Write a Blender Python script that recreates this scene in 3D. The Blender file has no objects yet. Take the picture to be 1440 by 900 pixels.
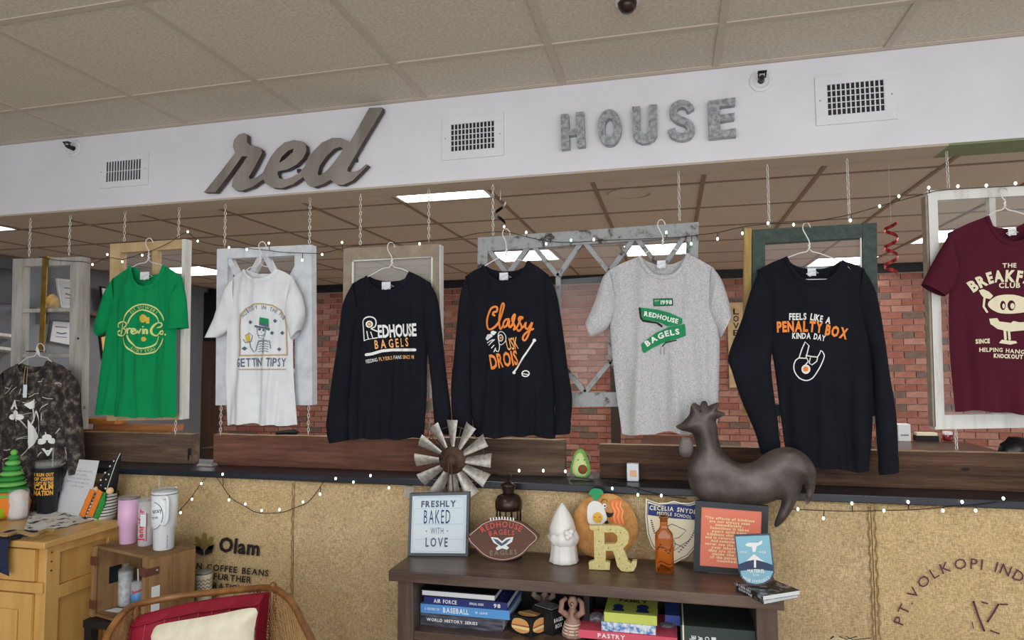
import bpy, bmesh, math, random
import numpy as np
from mathutils import Vector, Matrix, noise
from mathutils.geometry import delaunay_2d_cdt
from mathutils.bvhtree import BVHTree
random.seed(7)
S = bpy.context.scene; COL = S.collection; PI = math.pi

# ------------------------------------------------------------ camera, world, lights
FPX = 923.0; CAMP = np.array([0, -2.6, 1.55])
_n = lambda v: v / np.linalg.norm(v)
_y = _n(np.array([224., 59., FPX])); _x = np.array([3824., -88., -FPX]); _x = _n(_x - _y * np.dot(_x, _y)); _z = np.cross(_x, _y)
if _z[1] > 0: _z = -_z
ROT = np.stack([_x, _y, _z])                       # image frame (right, down, forward) -> world
cd = bpy.data.cameras.new('camera'); cam = bpy.data.objects.new('camera', cd); COL.objects.link(cam)
cd.sensor_width = 36; cd.lens = 36 * FPX / 1440; cd.clip_start = .05
r_, u_, f_ = ROT @ [1, 0, 0], ROT @ [0, -1, 0], ROT @ [0, 0, 1]
cam.matrix_world = Matrix(((r_[0], u_[0], -f_[0], CAMP[0]), (r_[1], u_[1], -f_[1], CAMP[1]), (r_[2], u_[2], -f_[2], CAMP[2]), (0, 0, 0, 1)))
S.camera = cam
S.view_settings.view_transform = 'Standard'; S.view_settings.look = 'None'; S.view_settings.gamma = 1
S.view_settings.use_curve_mapping = False; S.view_settings.exposure = 0.0
S.cycles.use_denoising = True; S.cycles.max_bounces = 8
w = bpy.data.worlds.new('world'); S.world = w; w.use_nodes = True
w.node_tree.nodes['Background'].inputs[0].default_value = (.93, .96, 1, 1); w.node_tree.nodes['Background'].inputs[1].default_value = .85
def area(name, loc, rot, sx, sy, power, color):
    l = bpy.data.lights.new(name, 'AREA'); l.shape = 'RECTANGLE'; l.size = sx; l.size_y = sy; l.energy = power; l.color = color
    o = bpy.data.objects.new(name, l); o.location = loc; o.rotation_euler = rot; COL.objects.link(o); return o
area('shopfront_daylight', (.6, -5.2, 1.5), (math.radians(88), 0, 0), 6.0, 2.2, 120, (.92, .96, 1))
for lx, ly in ((-4.0, 3.2), (-1.3, 3.3), (.0, 2.2), (2.3, 3.3)): area('back_ceiling_lamp', (lx, ly, 2.50), (0, 0, 0), .55, .55, 17, (1, .98, .95))
area('ceiling_panel_light', (-1.4, -2.0, 2.64), (0, 0, 0), .6, 1.2, 16, (1, .98, .94))
area('back_room_fill_light', (4.8, 2.6, 1.3), (0, math.radians(95), 0), 1.8, 4.2, 34, (.95, .97, 1))  # unseen fill added at the right to brighten the back room
area('ceiling_panel_light', (1.3, -2.0, 2.64), (0, 0, 0), .6, 1.2, 16, (1, .98, .94))

# ------------------------------------------------------------ pixel helpers: a ray of the photograph met with a real plane
def ray(px, py): return ROT @ np.array([px - 720., py - 450., FPX])
def P(px, py, Y): d = ray(px, py); return Vector(CAMP + d * (Y - CAMP[1]) / d[1])
def PZ(px, py, Z): d = ray(px, py); return Vector(CAMP + d * (Z - CAMP[2]) / d[2])
def PX(px, py, X): d = ray(px, py); return Vector(CAMP + d * (X - CAMP[0]) / d[0])
def PJ(v): c = ROT.T @ (np.array(v) - CAMP); return 720 + FPX * c[0] / c[2], 450 + FPX * c[1] / c[2]

# ------------------------------------------------------------ materials
def lin(c): return tuple((x / 12.92 if x <= .04045 else ((x + .055) / 1.055) ** 2.4) for x in [v / 255 for v in c]) + (1,)
MATS = {}
def mat(name, c, rough=.7, metal=0, c2=None, scale=20, stretch=(1, 1, 1), bump=0, bscale=None, emit=0, alpha=1, trans=0, detail=6, nr=.65, lo=.35, hi=.65, c3=None, spec=None, ior=1.45):
    if name in MATS: return MATS[name]
    m = bpy.data.materials.new(name); m.use_nodes = True; nt = m.node_tree; N, L = nt.nodes, nt.links
    b = N['Principled BSDF']; b.inputs['Base Color'].default_value = lin(c); b.inputs['Roughness'].default_value = rough; b.inputs['Metallic'].default_value = metal
    b.inputs['Alpha'].default_value = alpha; b.inputs['Transmission Weight'].default_value = trans; b.inputs['IOR'].default_value = ior
    if spec is not None: b.inputs['Specular IOR Level'].default_value = spec
    if emit: b.inputs['Emission Color'].default_value = lin(c); b.inputs['Emission Strength'].default_value = emit
    if c2 or bump:
        tc = N.new('ShaderNodeTexCoord'); mp = N.new('ShaderNodeMapping'); mp.inputs['Scale'].default_value = stretch; L.new(tc.outputs['Object'], mp.inputs[0])
    if c2:
        nz = N.new('ShaderNodeTexNoise'); nz.inputs['Scale'].default_value = scale; nz.inputs['Detail'].default_value = detail; nz.inputs['Roughness'].default_value = nr
        L.new(mp.outputs[0], nz.inputs[0]); cr = N.new('ShaderNodeValToRGB'); cr.color_ramp.elements[0].color = lin(c); cr.color_ramp.elements[1].color = lin(c2)
        cr.color_ramp.elements[0].position = lo; cr.color_ramp.elements[1].position = hi
        if c3: e = cr.color_ramp.elements.new((lo + hi) / 2); e.color = lin(c3)
        L.new(nz.outputs['Fac'], cr.inputs[0]); L.new(cr.outputs[0], b.inputs['Base Color'])
    if bump:
        n2 = N.new('ShaderNodeTexNoise'); n2.inputs['Scale'].default_value = bscale or scale; n2.inputs['Detail'].default_value = 5; L.new(mp.outputs[0], n2.inputs[0])
        bp = N.new('ShaderNodeBump'); bp.inputs['Strength'].default_value = min(1, bump); bp.inputs['Distance'].default_value = .004; L.new(n2.outputs['Fac'], bp.inputs['Height']); L.new(bp.outputs[0], b.inputs['Normal'])
    MATS[name] = m; return m
def burlap(name, ca, cb, fine=340):
    m = mat(name, ca, .95, c2=cb, scale=9, detail=8, lo=.3, hi=.7); nt = m.node_tree; N, L = nt.nodes, nt.links; b = N['Principled BSDF']
    tc = N.new('ShaderNodeTexCoord'); src = b.inputs['Base Color'].links[0].from_socket
    hs = []
    for st in ((1, 1, 0.22), (0.22, 1, 1)):
        mp = N.new('ShaderNodeMapping'); mp.inputs['Scale'].default_value = st; L.new(tc.outputs['Object'], mp.inputs[0])
        nz = N.new('ShaderNodeTexNoise'); nz.inputs['Scale'].default_value = fine; nz.inputs['Detail'].default_value = 2; L.new(mp.outputs[0], nz.inputs[0]); hs.append(nz.outputs['Fac'])
    ad = N.new('ShaderNodeMath'); ad.operation = 'ADD'; L.new(hs[0], ad.inputs[0]); L.new(hs[1], ad.inputs[1])
    mr = N.new('ShaderNodeMapRange'); mr.inputs['From Min'].default_value = .75; mr.inputs['From Max'].default_value = 1.25; mr.inputs['To Min'].default_value = .66; mr.inputs['To Max'].default_value = 1.3; L.new(ad.outputs[0], mr.inputs[0])
    mx = N.new('ShaderNodeVectorMath'); mx.operation = 'SCALE'; L.new(src, mx.inputs[0]); L.new(mr.outputs[0], mx.inputs['Scale']); L.new(mx.outputs[0], b.inputs['Base Color'])
    bp = N.new('ShaderNodeBump'); bp.inputs['Strength'].default_value = .5; bp.inputs['Distance'].default_value = .002; L.new(ad.outputs[0], bp.inputs['Height']); L.new(bp.outputs[0], b.inputs['Normal'])
    return m
WX, WZ = (.12, 1, 1), (1, 1, .12)                   # grain along X / Z
M = dict(
    white=mat('white_paint', (222, 221, 226), .6, c2=(214, 213, 219), scale=3), tile=mat('ceiling_tile', (214, 206, 192), .95, c2=(188, 180, 166), scale=90, bump=.5, bscale=120),
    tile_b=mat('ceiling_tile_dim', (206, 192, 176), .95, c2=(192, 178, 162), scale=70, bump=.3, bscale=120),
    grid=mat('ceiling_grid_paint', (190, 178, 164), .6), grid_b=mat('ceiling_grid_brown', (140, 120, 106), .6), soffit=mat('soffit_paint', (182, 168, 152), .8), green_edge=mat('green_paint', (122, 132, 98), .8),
    grey=mat('grey_wall_paint', (126, 128, 134), .85, c2=(112, 114, 120), scale=2), floor=mat('floor_tile', (196, 186, 170), .5, c2=(176, 166, 150), scale=6),
    mortar=mat('mortar', (206, 186, 174), .95), black=mat('black_paint', (24, 25, 28), .45), trimb=mat('black_paint_bluish_sheen', (24, 27, 36), .32, c2=(38, 42, 54), scale=30, stretch=WX),  # trimb: black ledge with its bluish sheen put into the colour
    burlap=burlap('burlap_cloth', (204, 178, 134), (188, 162, 118)), burlap2=burlap('burlap_cloth_dull', (200, 176, 136), (184, 158, 118)), twine=mat('jute_twine', (176, 146, 98), .95, c2=(128, 100, 62), scale=150),
    barnA=mat('barn_wood_grey', (128, 108, 88), .9, c2=(62, 48, 40), c3=(100, 80, 66), scale=14, detail=14, nr=.82, stretch=(.1, 1, 1.6), bump=1, bscale=60, lo=.36, hi=.64), barnB=mat('barn_wood_red', (134, 90, 72), .9, c2=(72, 44, 36), c3=(110, 72, 58), scale=14, detail=14, nr=.82, stretch=(.1, 1, 1.6), bump=1, bscale=60, lo=.36, hi=.64),
    barnC=mat('barn_wood_dark', (118, 88, 68), .9, c2=(44, 32, 26), c3=(84, 60, 46), scale=12, detail=14, nr=.82, stretch=(.1, 1, 1.8), bump=1, bscale=60, lo=.34, hi=.62), barnE=mat('plank_sawn_edge', (204, 178, 144), .9, c2=(156, 124, 96), scale=30),
    galv=mat('galvanised_steel', (176, 178, 180), .42, .35, c2=(122, 126, 130), scale=60, bump=.2, detail=3), sign=mat('brushed_sign_metal', (152, 145, 138), .5, .15, c2=(118, 110, 102), scale=7, stretch=WZ, bump=.1), signe=mat('sign_edge', (84, 72, 68), .6, c2=(60, 48, 44), scale=20),
    wire=mat('white_wire', (228, 226, 222), .4), chain=mat('zinc_chain', (205, 203, 198), .38, .45), glass=mat('window_glass', (225, 232, 235), .04, alpha=.06), glassd=mat('dusty_glass', (205, 208, 205), .15, alpha=.25),
    f_grey=mat('weathered_grey_paint', (178, 176, 170), .85, c2=(128, 124, 116), scale=26, stretch=WZ, bump=.6, lo=.4, hi=.75), f_tan=mat('tan_paint', (200, 174, 132), .7, c2=(180, 152, 110), scale=18, bump=.3), f_white=mat('chipped_white_paint', (218, 218, 214), .7, c2=(176, 170, 160), scale=22, stretch=WZ, bump=.6, lo=.5, hi=.8),
    f_cool=mat('cool_white_paint', (208, 212, 218), .7, c2=(174, 178, 184), scale=16, bump=.5, lo=.45, hi=.8), f_brown=mat('putty_brown_paint', (160, 146, 128), .8, c2=(136, 122, 106), scale=20, bump=.4), f_peel=mat('peeling_grey_paint', (156, 158, 160), .85, c2=(70, 62, 58), scale=24, bump=.8, lo=.5, hi=.64, c3=(140, 140, 140)),
    f_green=mat('dark_green_paint', (66, 82, 76), .7, c2=(46, 58, 54), scale=40, bump=.5), f_yellow=mat('bare_yellow_wood', (184, 156, 92), .85, c2=(140, 112, 62), scale=30, stretch=WZ),
    rust=mat('rusty_brown_metal', (98, 74, 60), .6, .3, c2=(70, 52, 42), scale=25, bump=.2), iron=mat('aged_rooster_metal', (102, 94, 90), .4, .55, c2=(64, 56, 54), scale=9, bump=.25, lo=.3, hi=.7), bronze=mat('dark_bronze', (60, 46, 42), .3, .6),
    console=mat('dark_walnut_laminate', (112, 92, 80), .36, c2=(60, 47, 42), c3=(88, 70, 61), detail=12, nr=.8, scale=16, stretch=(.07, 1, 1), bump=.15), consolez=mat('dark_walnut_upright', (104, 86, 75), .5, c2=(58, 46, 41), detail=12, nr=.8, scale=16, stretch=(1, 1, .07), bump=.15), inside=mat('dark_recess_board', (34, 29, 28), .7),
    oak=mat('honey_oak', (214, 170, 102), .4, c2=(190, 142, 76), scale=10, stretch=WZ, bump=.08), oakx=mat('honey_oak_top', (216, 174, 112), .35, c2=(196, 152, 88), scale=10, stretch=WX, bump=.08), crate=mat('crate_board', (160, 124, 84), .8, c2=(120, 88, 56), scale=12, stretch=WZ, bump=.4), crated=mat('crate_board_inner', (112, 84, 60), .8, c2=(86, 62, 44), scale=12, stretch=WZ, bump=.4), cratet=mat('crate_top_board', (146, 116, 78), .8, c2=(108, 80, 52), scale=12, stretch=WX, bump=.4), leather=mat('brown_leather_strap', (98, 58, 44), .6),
    paper=mat('white_paper', (226, 230, 234), .7), cream=mat('cream_paint', (236, 228, 200), .7), ink=mat('black_ink', (30, 28, 30), .8), inkb=mat('navy_ink', (40, 58, 120), .7), inkg=mat('grey_blue_ink', (86, 96, 118), .8), purple=mat('stencil_purple', (92, 56, 70), .95), olive=mat('olive_ink', (134, 118, 62), .95),
    orange=mat('orange_print', (238, 138, 58), .8), amberp=mat('orange_cream_print', (244, 178, 108), .8), whitep=mat('white_print', (232, 234, 232), .8), lime=mat('pale_lime_print', (206, 220, 140), .8), gold=mat('gold_print', (212, 184, 72), .8), greenp=mat('green_print', (24, 134, 82), .8), creamp=mat('cream_print', (226, 218, 188), .8), tanp=mat('tan_print', (186, 158, 112), .8),
    brass=mat('brushed_brass', (196, 160, 78), .3, .8, c2=(140, 104, 48), scale=12), lamp=mat('fixture_diffuser', (255, 255, 255), .5, emit=9), bulb=mat('warm_bulb', (255, 250, 236), .3, emit=3), bulbg=mat('green_tint_bulb', (190, 255, 205), .3, emit=3), cable=mat('dark_cable', (38, 34, 32), .6))

# ------------------------------------------------------------ mesh helpers
class MB:
    def __init__(s): s.v = []; s.f = []; s.m = []
    def add(s, vs, fs, mi=0):
        n = len(s.v); s.v += [tuple(v) for v in vs]; s.f += [tuple(i + n for i in f) for f in fs]; s.m += [mi] * len(fs); return s
    def box(s, x0, x1, y0, y1, z0, z1, mi=0):
        return s.add([(x, y, z) for z in (z0, z1) for y in (y0, y1) for x in (x0, x1)], [(0, 2, 3, 1), (4, 5, 7, 6), (0, 1, 5, 4), (2, 6, 7, 3), (0, 4, 6, 2), (1, 3, 7, 5)], mi)
    def hexa(s, bot, top, mi=0):     # two quads of 4 points
        return s.add(list(bot) + list(top), [(3, 2, 1, 0), (4, 5, 6, 7), (0, 1, 5, 4), (1, 2, 6, 5), (2, 3, 7, 6), (3, 0, 4, 7)], mi)
    def prism(s, pts, d, mi=0, mside=None):     # pts: 3D outline, d: extrusion vector
        n = len(pts); d = Vector(d); a = [Vector(p) for p in pts]; b = [p + d for p in a]
        s.add(a + b, [tuple(range(n)), tuple(range(2 * n - 1, n - 1, -1))], mi)
        s.add(a + b, [(i, (i + 1) % n, n + (i + 1) % n, n + i) for i in range(n)], mi if mside is None else mside); return s
    def tube(s, pts, r, n=6, mi=0, closed=False):
        pts = [Vector(p) for p in pts]; k = len(pts); rs = r if isinstance(r, (list, tuple)) else [r] * k; vs = []
        up = None
        for i, p in enumerate(pts):
            t = (pts[(i + 1) % k] - pts[i - 1]) if closed else (pts[min(i + 1, k - 1)] - pts[max(i - 1, 0)])
            t = t.normalized() if t.length > 1e-9 else Vector((0, 0, 1))
            if up is None: up = Vector((0, 1, 0)) if abs(t.y) < .9 else Vector((1, 0, 0))
            a = t.cross(up).normalized() if t.cross(up).length > 1e-6 else t.orthogonal().normalized(); b = a.cross(t).normalized(); up = b
            vs += [p + (a * math.cos(2 * PI * j / n) + b * math.sin(2 * PI * j / n)) * rs[i] for j in range(n)]
        fs = [(i * n + j, i * n + (j + 1) % n, ((i + 1) % k) * n + (j + 1) % n, ((i + 1) % k) * n + j) for i in range(k if closed else k - 1) for j in range(n)]
        if not closed: fs += [tuple(range(n))[::-1], tuple(range((k - 1) * n, k * n))]
        return s.add(vs, fs, mi)
    def lathe(s, prof, c, n=24, mi=0, sq=1.0, fy=1.0, dent=None):
        vs = []; c = Vector(c)
        for r, z in prof:
            for j in range(n):
                t = 2 * PI * j / n; ct, st = math.cos(t), math.sin(t)
                x = math.copysign(abs(ct) ** sq, ct) * r; y = math.copysign(abs(st) ** sq, st) * r * fy
                k = 1 + (dent(t, z) if dent else 0); vs.append(c + Vector((x * k, y * k, z)))
        k = len(prof); fs = [(i * n + j, i * n + (j + 1) % n, (i + 1) * n + (j + 1) % n, (i + 1) * n + j) for i in range(k - 1) for j in range(n)]
        fs += [tuple(range(n))[::-1], tuple(range((k - 1) * n, k * n))]
        return s.add(vs, fs, mi)
    def sphere(s, c, r, n=12, mi=0, sx=1, sy=1, sz=1):
        c = Vector(c); k = n // 2 + 1
        vs = [c + Vector((math.sin(PI * i / (k - 1)) * math.cos(2 * PI * j / n) * r * sx, math.sin(PI * i / (k - 1)) * math.sin(2 * PI * j / n) * r * sy, math.cos(PI * i / (k - 1)) * r * sz)) for i in range(k) for j in range(n)]
        return s.add(vs, [(i * n + j, (i + 1) * n + j, (i + 1) * n + (j + 1) % n, i * n + (j + 1) % n) for i in range(k - 1) for j in range(n)], mi)
    def grid(s, fn, nu, nv, mi=0, flip=False):
        vs = [fn(i / nu, j / nv) for j in range(nv + 1) for i in range(nu + 1)]
        fs = [(j * (nu + 1) + i, j * (nu + 1) + i + 1, (j + 1) * (nu + 1) + i + 1, (j + 1) * (nu + 1) + i) for j in range(nv) for i in range(nu)]
        if flip: fs = [f[::-1] for f in fs]
        return s.add(vs, fs, mi)
    def puff(s, poly, Y, d, sp=.012, mi=0, flat_back=False, power=.5, reach=None, wob=0):   # poly: 3D pts in plane y=Y, rounded to half-depth d
        p2 = [Vector((p[0], p[2])) for p in poly]; n = len(p2)
        x0, x1 = min(p.x for p in p2), max(p.x for p in p2); z0, z1 = min(p.y for p in p2), max(p.y for p in p2)
        den = []
        for i in range(n):
            a, b = p2[i], p2[(i + 1) % n]; k = max(1, int((b - a).length / sp)); den += [a.lerp(b, j / k) for j in range(k)]
        A = np.array([tuple(p) for p in den]); B = np.roll(A, -1, 0)
        def inside(x, z):
            c = ((A[:, 1] > z) != (B[:, 1] > z)); xi = (B[:, 0] - A[:, 0]) * (z - A[:, 1]) / (B[:, 1] - A[:, 1] + 1e-12) + A[:, 0]; return (np.sum(c & (x < xi)) % 2) == 1
        def dist(x, z):
            ab = B - A; t = np.clip(((x - A[:, 0]) * ab[:, 0] + (z - A[:, 1]) * ab[:, 1]) / (np.sum(ab * ab, 1) + 1e-12), 0, 1); q = A + ab * t[:, None]; return np.sqrt(np.min((q[:, 0] - x) ** 2 + (q[:, 1] - z) ** 2))
        inn = []; z = z0 + sp / 2; row = 0
        while z < z1:
            x = x0 + sp / 2 * (1 + row % 2)
            while x < x1:
                if inside(x, z) and dist(x, z) > sp * .45: inn.append(Vector((x, z)))
                x += sp
            z += sp * .87; row += 1
        allp = den + inn; vs2, _, fs, _, _, _ = delaunay_2d_cdt(allp, [(i, (i + 1) % len(den)) for i in range(len(den))], [], 1, 1e-6)
        ds = [dist(v.x, v.y) if inside(v.x, v.y) else 0 for v in vs2]; R = reach or max(ds) or 1
        h = [d * (1 - (1 - min(1, q / R)) ** 2) ** power for q in ds]
        vf = [(v.x, Y - hh - (wob * noise.noise(Vector((v.x * 14, 3.1, v.y * 14))) if hh > d * .3 else 0), v.y) for v, hh in zip(vs2, h)]
        vb = [(v.x, Y + (0.15 * d if flat_back else hh) + .0005, v.y) for v, hh in zip(vs2, h)]
        def ori(f, want):
            a, b, c = [vs2[i] for i in f[:3]]; ccw = (b.x - a.x) * (c.y - a.y) - (b.y - a.y) * (c.x - a.x) > 0; return tuple(f) if ccw == want else tuple(f)[::-1]
        s.add(vf, [ori(f, True) for f in fs], mi); s.add(vb, [ori(f, False) for f in fs], mi); return s
    def mesh(s, name, mats, smooth=False):
        me = bpy.data.meshes.new(name); me.from_pydata(s.v, [], s.f)
        for m in (mats if isinstance(mats, (list, tuple)) else [mats]): me.materials.append(m)
        me.polygons.foreach_set('material_index', s.m)
        if smooth: me.polygons.foreach_set('use_smooth', [True] * len(me.polygons))
        me.validate(); me.update(); return me
    def obj(s, name, mats, parent=None, smooth=False, bevel=0, kind=None):
        me = s.mesh(name, mats, smooth); o = bpy.data.objects.new(name, me); COL.objects.link(o); par(o, parent)
        if bevel:
            b = o.modifiers.new('b', 'BEVEL'); b.width = bevel; b.segments = 2; b.limit_method = 'ANGLE'
        if kind: o['kind'] = kind
        return o
def par(o, p):
    if p is not None: o.parent = p; o.matrix_parent_inverse = Matrix.Translation(-ORG.get(p.name, Vector()))
ORG = {}
def tag(o, label=None, cat=None, group=None, kind=None):
    for k, v in (('label', label), ('category', cat), ('group', group), ('kind', kind)):
        if v: o[k] = v
    return o
def thing(name, label, cat, loc=(0, 0, 0), group=None):
    o = bpy.data.objects.new(name, None); COL.objects.link(o); o.location = loc; o.empty_display_size = .05; ORG[o.name] = Vector(loc); return tag(o, label, cat, group)
def cubo(name, mats, parent, *b, bevel=0): return MB().box(*b).obj(name, mats, parent, bevel=bevel)
def outline(path, w):               # px polyline -> closed ribbon outline (px)
    a = [Vector(p) for p in path]; L, R = [], []
    for i, p in enumerate(a):
        t = (a[min(i + 1, len(a) - 1)] - a[max(i - 1, 0)]).normalized(); nrm = Vector((-t.y, t.x)); ww = (w[i] if isinstance(w, (list, tuple)) else w) / 2; L.append(p + nrm * ww); R.append(p - nrm * ww)
    return L + R[::-1]
def smoothp(pts, k=4, closed=False):   # Catmull-Rom
    a = [Vector(p) for p in pts]; n = len(a); out = []
    rng = range(n) if closed else range(n - 1)
    for i in rng:
        p0, p1, p2, p3 = (a[(i - 1) % n], a[i], a[(i + 1) % n], a[(i + 2) % n]) if closed else (a[max(i - 1, 0)], a[i], a[i + 1], a[min(i + 2, n - 1)])
        for j in range(k):
            t = j / k; out.append(.5 * ((2 * p1) + (p2 - p0) * t + (2 * p0 - 5 * p1 + 4 * p2 - p3) * t * t + (3 * p1 - p0 - 3 * p2 + p3) * t ** 3))
    if not closed: out.append(a[-1])
    return out
def sampler(pts):
    a = [Vector(p) for p in pts]; d = [0]
    for i in range(len(a) - 1): d.append(d[-1] + (a[i + 1] - a[i]).length)
    def f(t):
        s = max(0, min(1, t)) * d[-1]
        for i in range(len(a) - 1):
            if s <= d[i + 1] + 1e-9: return a[i].lerp(a[i + 1], (s - d[i]) / max(1e-9, d[i + 1] - d[i]))
        return a[-1]
    f.length = d[-1]; return f
# filled shapes with holes through a 2D curve
def fill2d(loops):
    cu = bpy.data.curves.new('c', 'CURVE'); cu.dimensions = '2D'; cu.fill_mode = 'BOTH'
    for lp in loops:
        sp = cu.splines.new('POLY'); sp.points.add(len(lp) - 1); sp.use_cyclic_u = True
        for i, p in enumerate(lp): sp.points[i].co = (p[0], p[1], 0, 1)
    o = bpy.data.objects.new('c', cu); me = bpy.data.meshes.new_from_object(o)
    vs = [tuple(v.co[:2]) for v in me.vertices]; fs = [tuple(p.vertices) for p in me.polygons]; bpy.data.objects.remove(o); bpy.data.curves.remove(cu); bpy.data.meshes.remove(me); return vs, fs
GL = {}
def glyph(ch, off=0.0, cut=.22):
    k = (ch, off)
    if k not in GL:
        cu = bpy.data.curves.new('t', 'FONT'); cu.body = ch; cu.size = 1; cu.offset = off; cu.resolution_u = 2; cu.fill_mode = 'BOTH'
        o = bpy.data.objects.new('t', cu); me = bpy.data.meshes.new_from_object(o); bm = bmesh.new(); bm.from_mesh(me); bmesh.ops.triangulate(bm, faces=bm.faces[:])
        vs = [tuple(v.co[:2]) for v in bm.verts]; fs = [tuple(v.index for v in f.verts) for f in bm.faces]; bm.free(); bpy.data.objects.remove(o); bpy.data.curves.remove(cu); bpy.data.meshes.remove(me)
        GL[k] = (vs, fs, (min(v[0] for v in vs), max(v[0] for v in vs)) if vs else (0, .3))
    return GL[k]
class Ink:     # flat print in photograph pixels, later laid on a surface
    def __init__(s): s.v = []; s.f = []
    def add(s, vs, fs): n = len(s.v); s.v += [tuple(v) for v in vs]; s.f += [tuple(i + n for i in f) for f in fs]; return s
    def text(s, t, path, h, off=.02, gap=.12, slant=0, serif=False):     # baseline path, cap height h (px); glyph widths stretched to fill the path
        sm = sampler(path); ws = []
        for ch in t: g = glyph(ch, off); ws.append((g[2][1] - g[2][0]) if ch != ' ' else .35)
        tot = sum(ws) + gap * (len(t) - 1); x = 0; sc = sm.length / tot
        for ch, wd in zip(t, ws):
            if ch != ' ':
                vs, fs, (a, b) = glyph(ch, off); c = sm((x + wd / 2) / tot); e = .5 / tot * wd; q = sm((x + wd / 2) / tot + e) - sm((x + wd / 2) / tot - e); q.normalize(); up = Vector((q.y, -q.x))
                s.add([c + q * ((u - (a + b) / 2) * sc + slant * v * h / .7) + up * (v * h / .7) for u, v in vs], fs)
                if serif:
                    for yy in (0.0, .7):
                        s.poly([c + q * ((dx) * sc) + up * ((yy + dy) * h / .7) for dx, dy in ((-wd * .56, -.03), (wd * .56 if yy == 0 and ch in 'FPTYIHAKRM' or yy > 0 else 0, -.03), (wd * .56 if yy == 0 and ch in 'FPTYIHAKRM' or yy > 0 else 0, .07), (-wd * .56, .07))]) if ch in 'FEHKLIPNDTRAYMB' else None
            x += wd + gap
        return s
    def stroke(s, pts, w, closed=False, smooth=0):
        a = smoothp(pts, smooth, closed) if smooth else [Vector(p) for p in pts]
        if closed: a = a + [a[0], a[1]]
        o = outline(a, w); n = len(a); s.add(o, [(i, i + 1, 2 * n - 2 - i, 2 * n - 1 - i) for i in range(n - 1)])
        if not closed:
            for p in (a[0], a[-1]): s.disc(p, w / 2 if not isinstance(w, (list, tuple)) else w[0] / 2, 6)
        return s
    def disc(s, c, rx, n=14, ry=None):
        ry = ry or rx; return s.add([(c[0] + rx * math.cos(2 * PI * i / n), c[1] + ry * math.sin(2 * PI * i / n)) for i in range(n)], [tuple(range(n))])
    def poly(s, pts, holes=None):
        vs, fs = fill2d([pts] + (holes or [])); return s.add(vs, fs)
    def ring(s, c, rx, ry, w, n=20): return s.stroke([(c[0] + rx * math.cos(2 * PI * i / n), c[1] + ry * math.sin(2 * PI * i / n)) for i in range(n)], w, closed=True)
    def lay(s, name, m, parent, fn, cut=None, off=.0, kind=None, th=0):    # fn: px -> Vector on the surface
        bm = bmesh.new(); vv = [bm.verts.new((x, y, 0)) for x, y in s.v]
        for f in s.f:
            try: bm.faces.new([vv[i] for i in f])
            except ValueError: pass
        bmesh.ops.triangulate(bm, faces=bm.faces[:])
        if cut:
            for _ in range(4):
                es = [e for e in bm.edges if e.calc_length() > cut]
                if not es: break
                bmesh.ops.subdivide_edges(bm, edges=es, cuts=1); bmesh.ops.triangulate(bm, faces=[f for f in bm.faces if len(f.verts) > 3])
        for v in bm.verts: v.co = fn(v.co.x, v.co.y)
        me = bpy.data.meshes.new(name); bm.to_mesh(me); bm.free(); me.materials.append(m); o = bpy.data.objects.new(name, me); COL.objects.link(o); par(o, parent); return o
def flat(Y): return lambda x, y: P(x, y, Y)
def quadmap(c4, px4=None):     # unit square -> bilinear quad (TL, TR, BR, BL), pushed along its normal
    a, b, c, d = [Vector(q) for q in c4]; n = (b - a).cross(d - a).normalized()
    if n.y > 0: n = -n
    return lambda u, v, off=0.0: (a * (1 - u) + b * u) * (1 - v) + (d * (1 - u) + c * u) * v + n * off

# ------------------------------------------------------------ setting
ZC, ZB = 2.69, 2.55
WL, WB = -5.93, 4.9
def struct(name, mb, m, **k): o = mb.obj(name, m, **k); o['kind'] = 'structure'; return o
struct('floor', MB().box(WL - .1, 5.1, -5.4, WB + .1, -.1, 0), M['floor'])
ceil_f = struct('ceiling', MB().box(WL - .1, 5.1, -5.4, 0, ZC + .012, ZC + .06), M['grid'])
def tiles(parent, xs, ys, z, m, gm, skip=()):
    me = None
    for i in range(len(xs) - 1):
        for j in range(len(ys) - 1):
            if (i, j) in skip: continue
            w, d = xs[i + 1] - xs[i], ys[j + 1] - ys[j]
            b = MB().box(-w / 2 + .008, w / 2 - .008, -d / 2 + .008, d / 2 - .008, .0, .010)
            o = b.obj('ceiling_panel', m, parent); o.location = ((xs[i] + xs[i + 1]) / 2, (ys[j] + ys[j + 1]) / 2, z + random.uniform(0, .002))
    for x in xs: cubo('grid_bar', gm, parent, x - .012, x + .012, ys[0], ys[-1], z - .004, z + .004)
    for y in ys: cubo('grid_bar', gm, parent, xs[0], xs[-1], y - .011, y + .011, z - .0035, z + .0035)
fx = [.193 + .597 * k for k in range(-6, 5)]
tiles(ceil_f, fx, [-1.564, -.952, -.34, -.012], ZC, M['tile'], M['grid'])
cubo('edge_trim', M['grid'], ceil_f, fx[0] - .5, fx[-1], -.016, -.001, ZC - .006, ZC + .006)
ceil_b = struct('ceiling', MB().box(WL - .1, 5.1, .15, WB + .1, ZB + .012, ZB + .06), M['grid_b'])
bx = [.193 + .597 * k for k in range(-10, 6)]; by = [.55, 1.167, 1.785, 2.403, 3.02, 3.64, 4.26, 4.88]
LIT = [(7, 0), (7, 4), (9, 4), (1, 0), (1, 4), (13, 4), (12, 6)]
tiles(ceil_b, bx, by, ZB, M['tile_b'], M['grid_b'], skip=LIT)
beam = struct('wall_header', MB().box(WL, 5.0, 0, .15, 2.322, 2.72), M['white'])
struct('trim_1', MB().box(WL, .98, .001, .151, 2.314, 2.3215), M['soffit'])
struct('trim_2', MB().box(.98, 5, .001, .151, 2.314, 2.3215), M['green_edge'])
struct('wall_left', MB().box(WL - .1, WL, -5.4, WB + .1, 0, 2.75), M['grey'])
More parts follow.
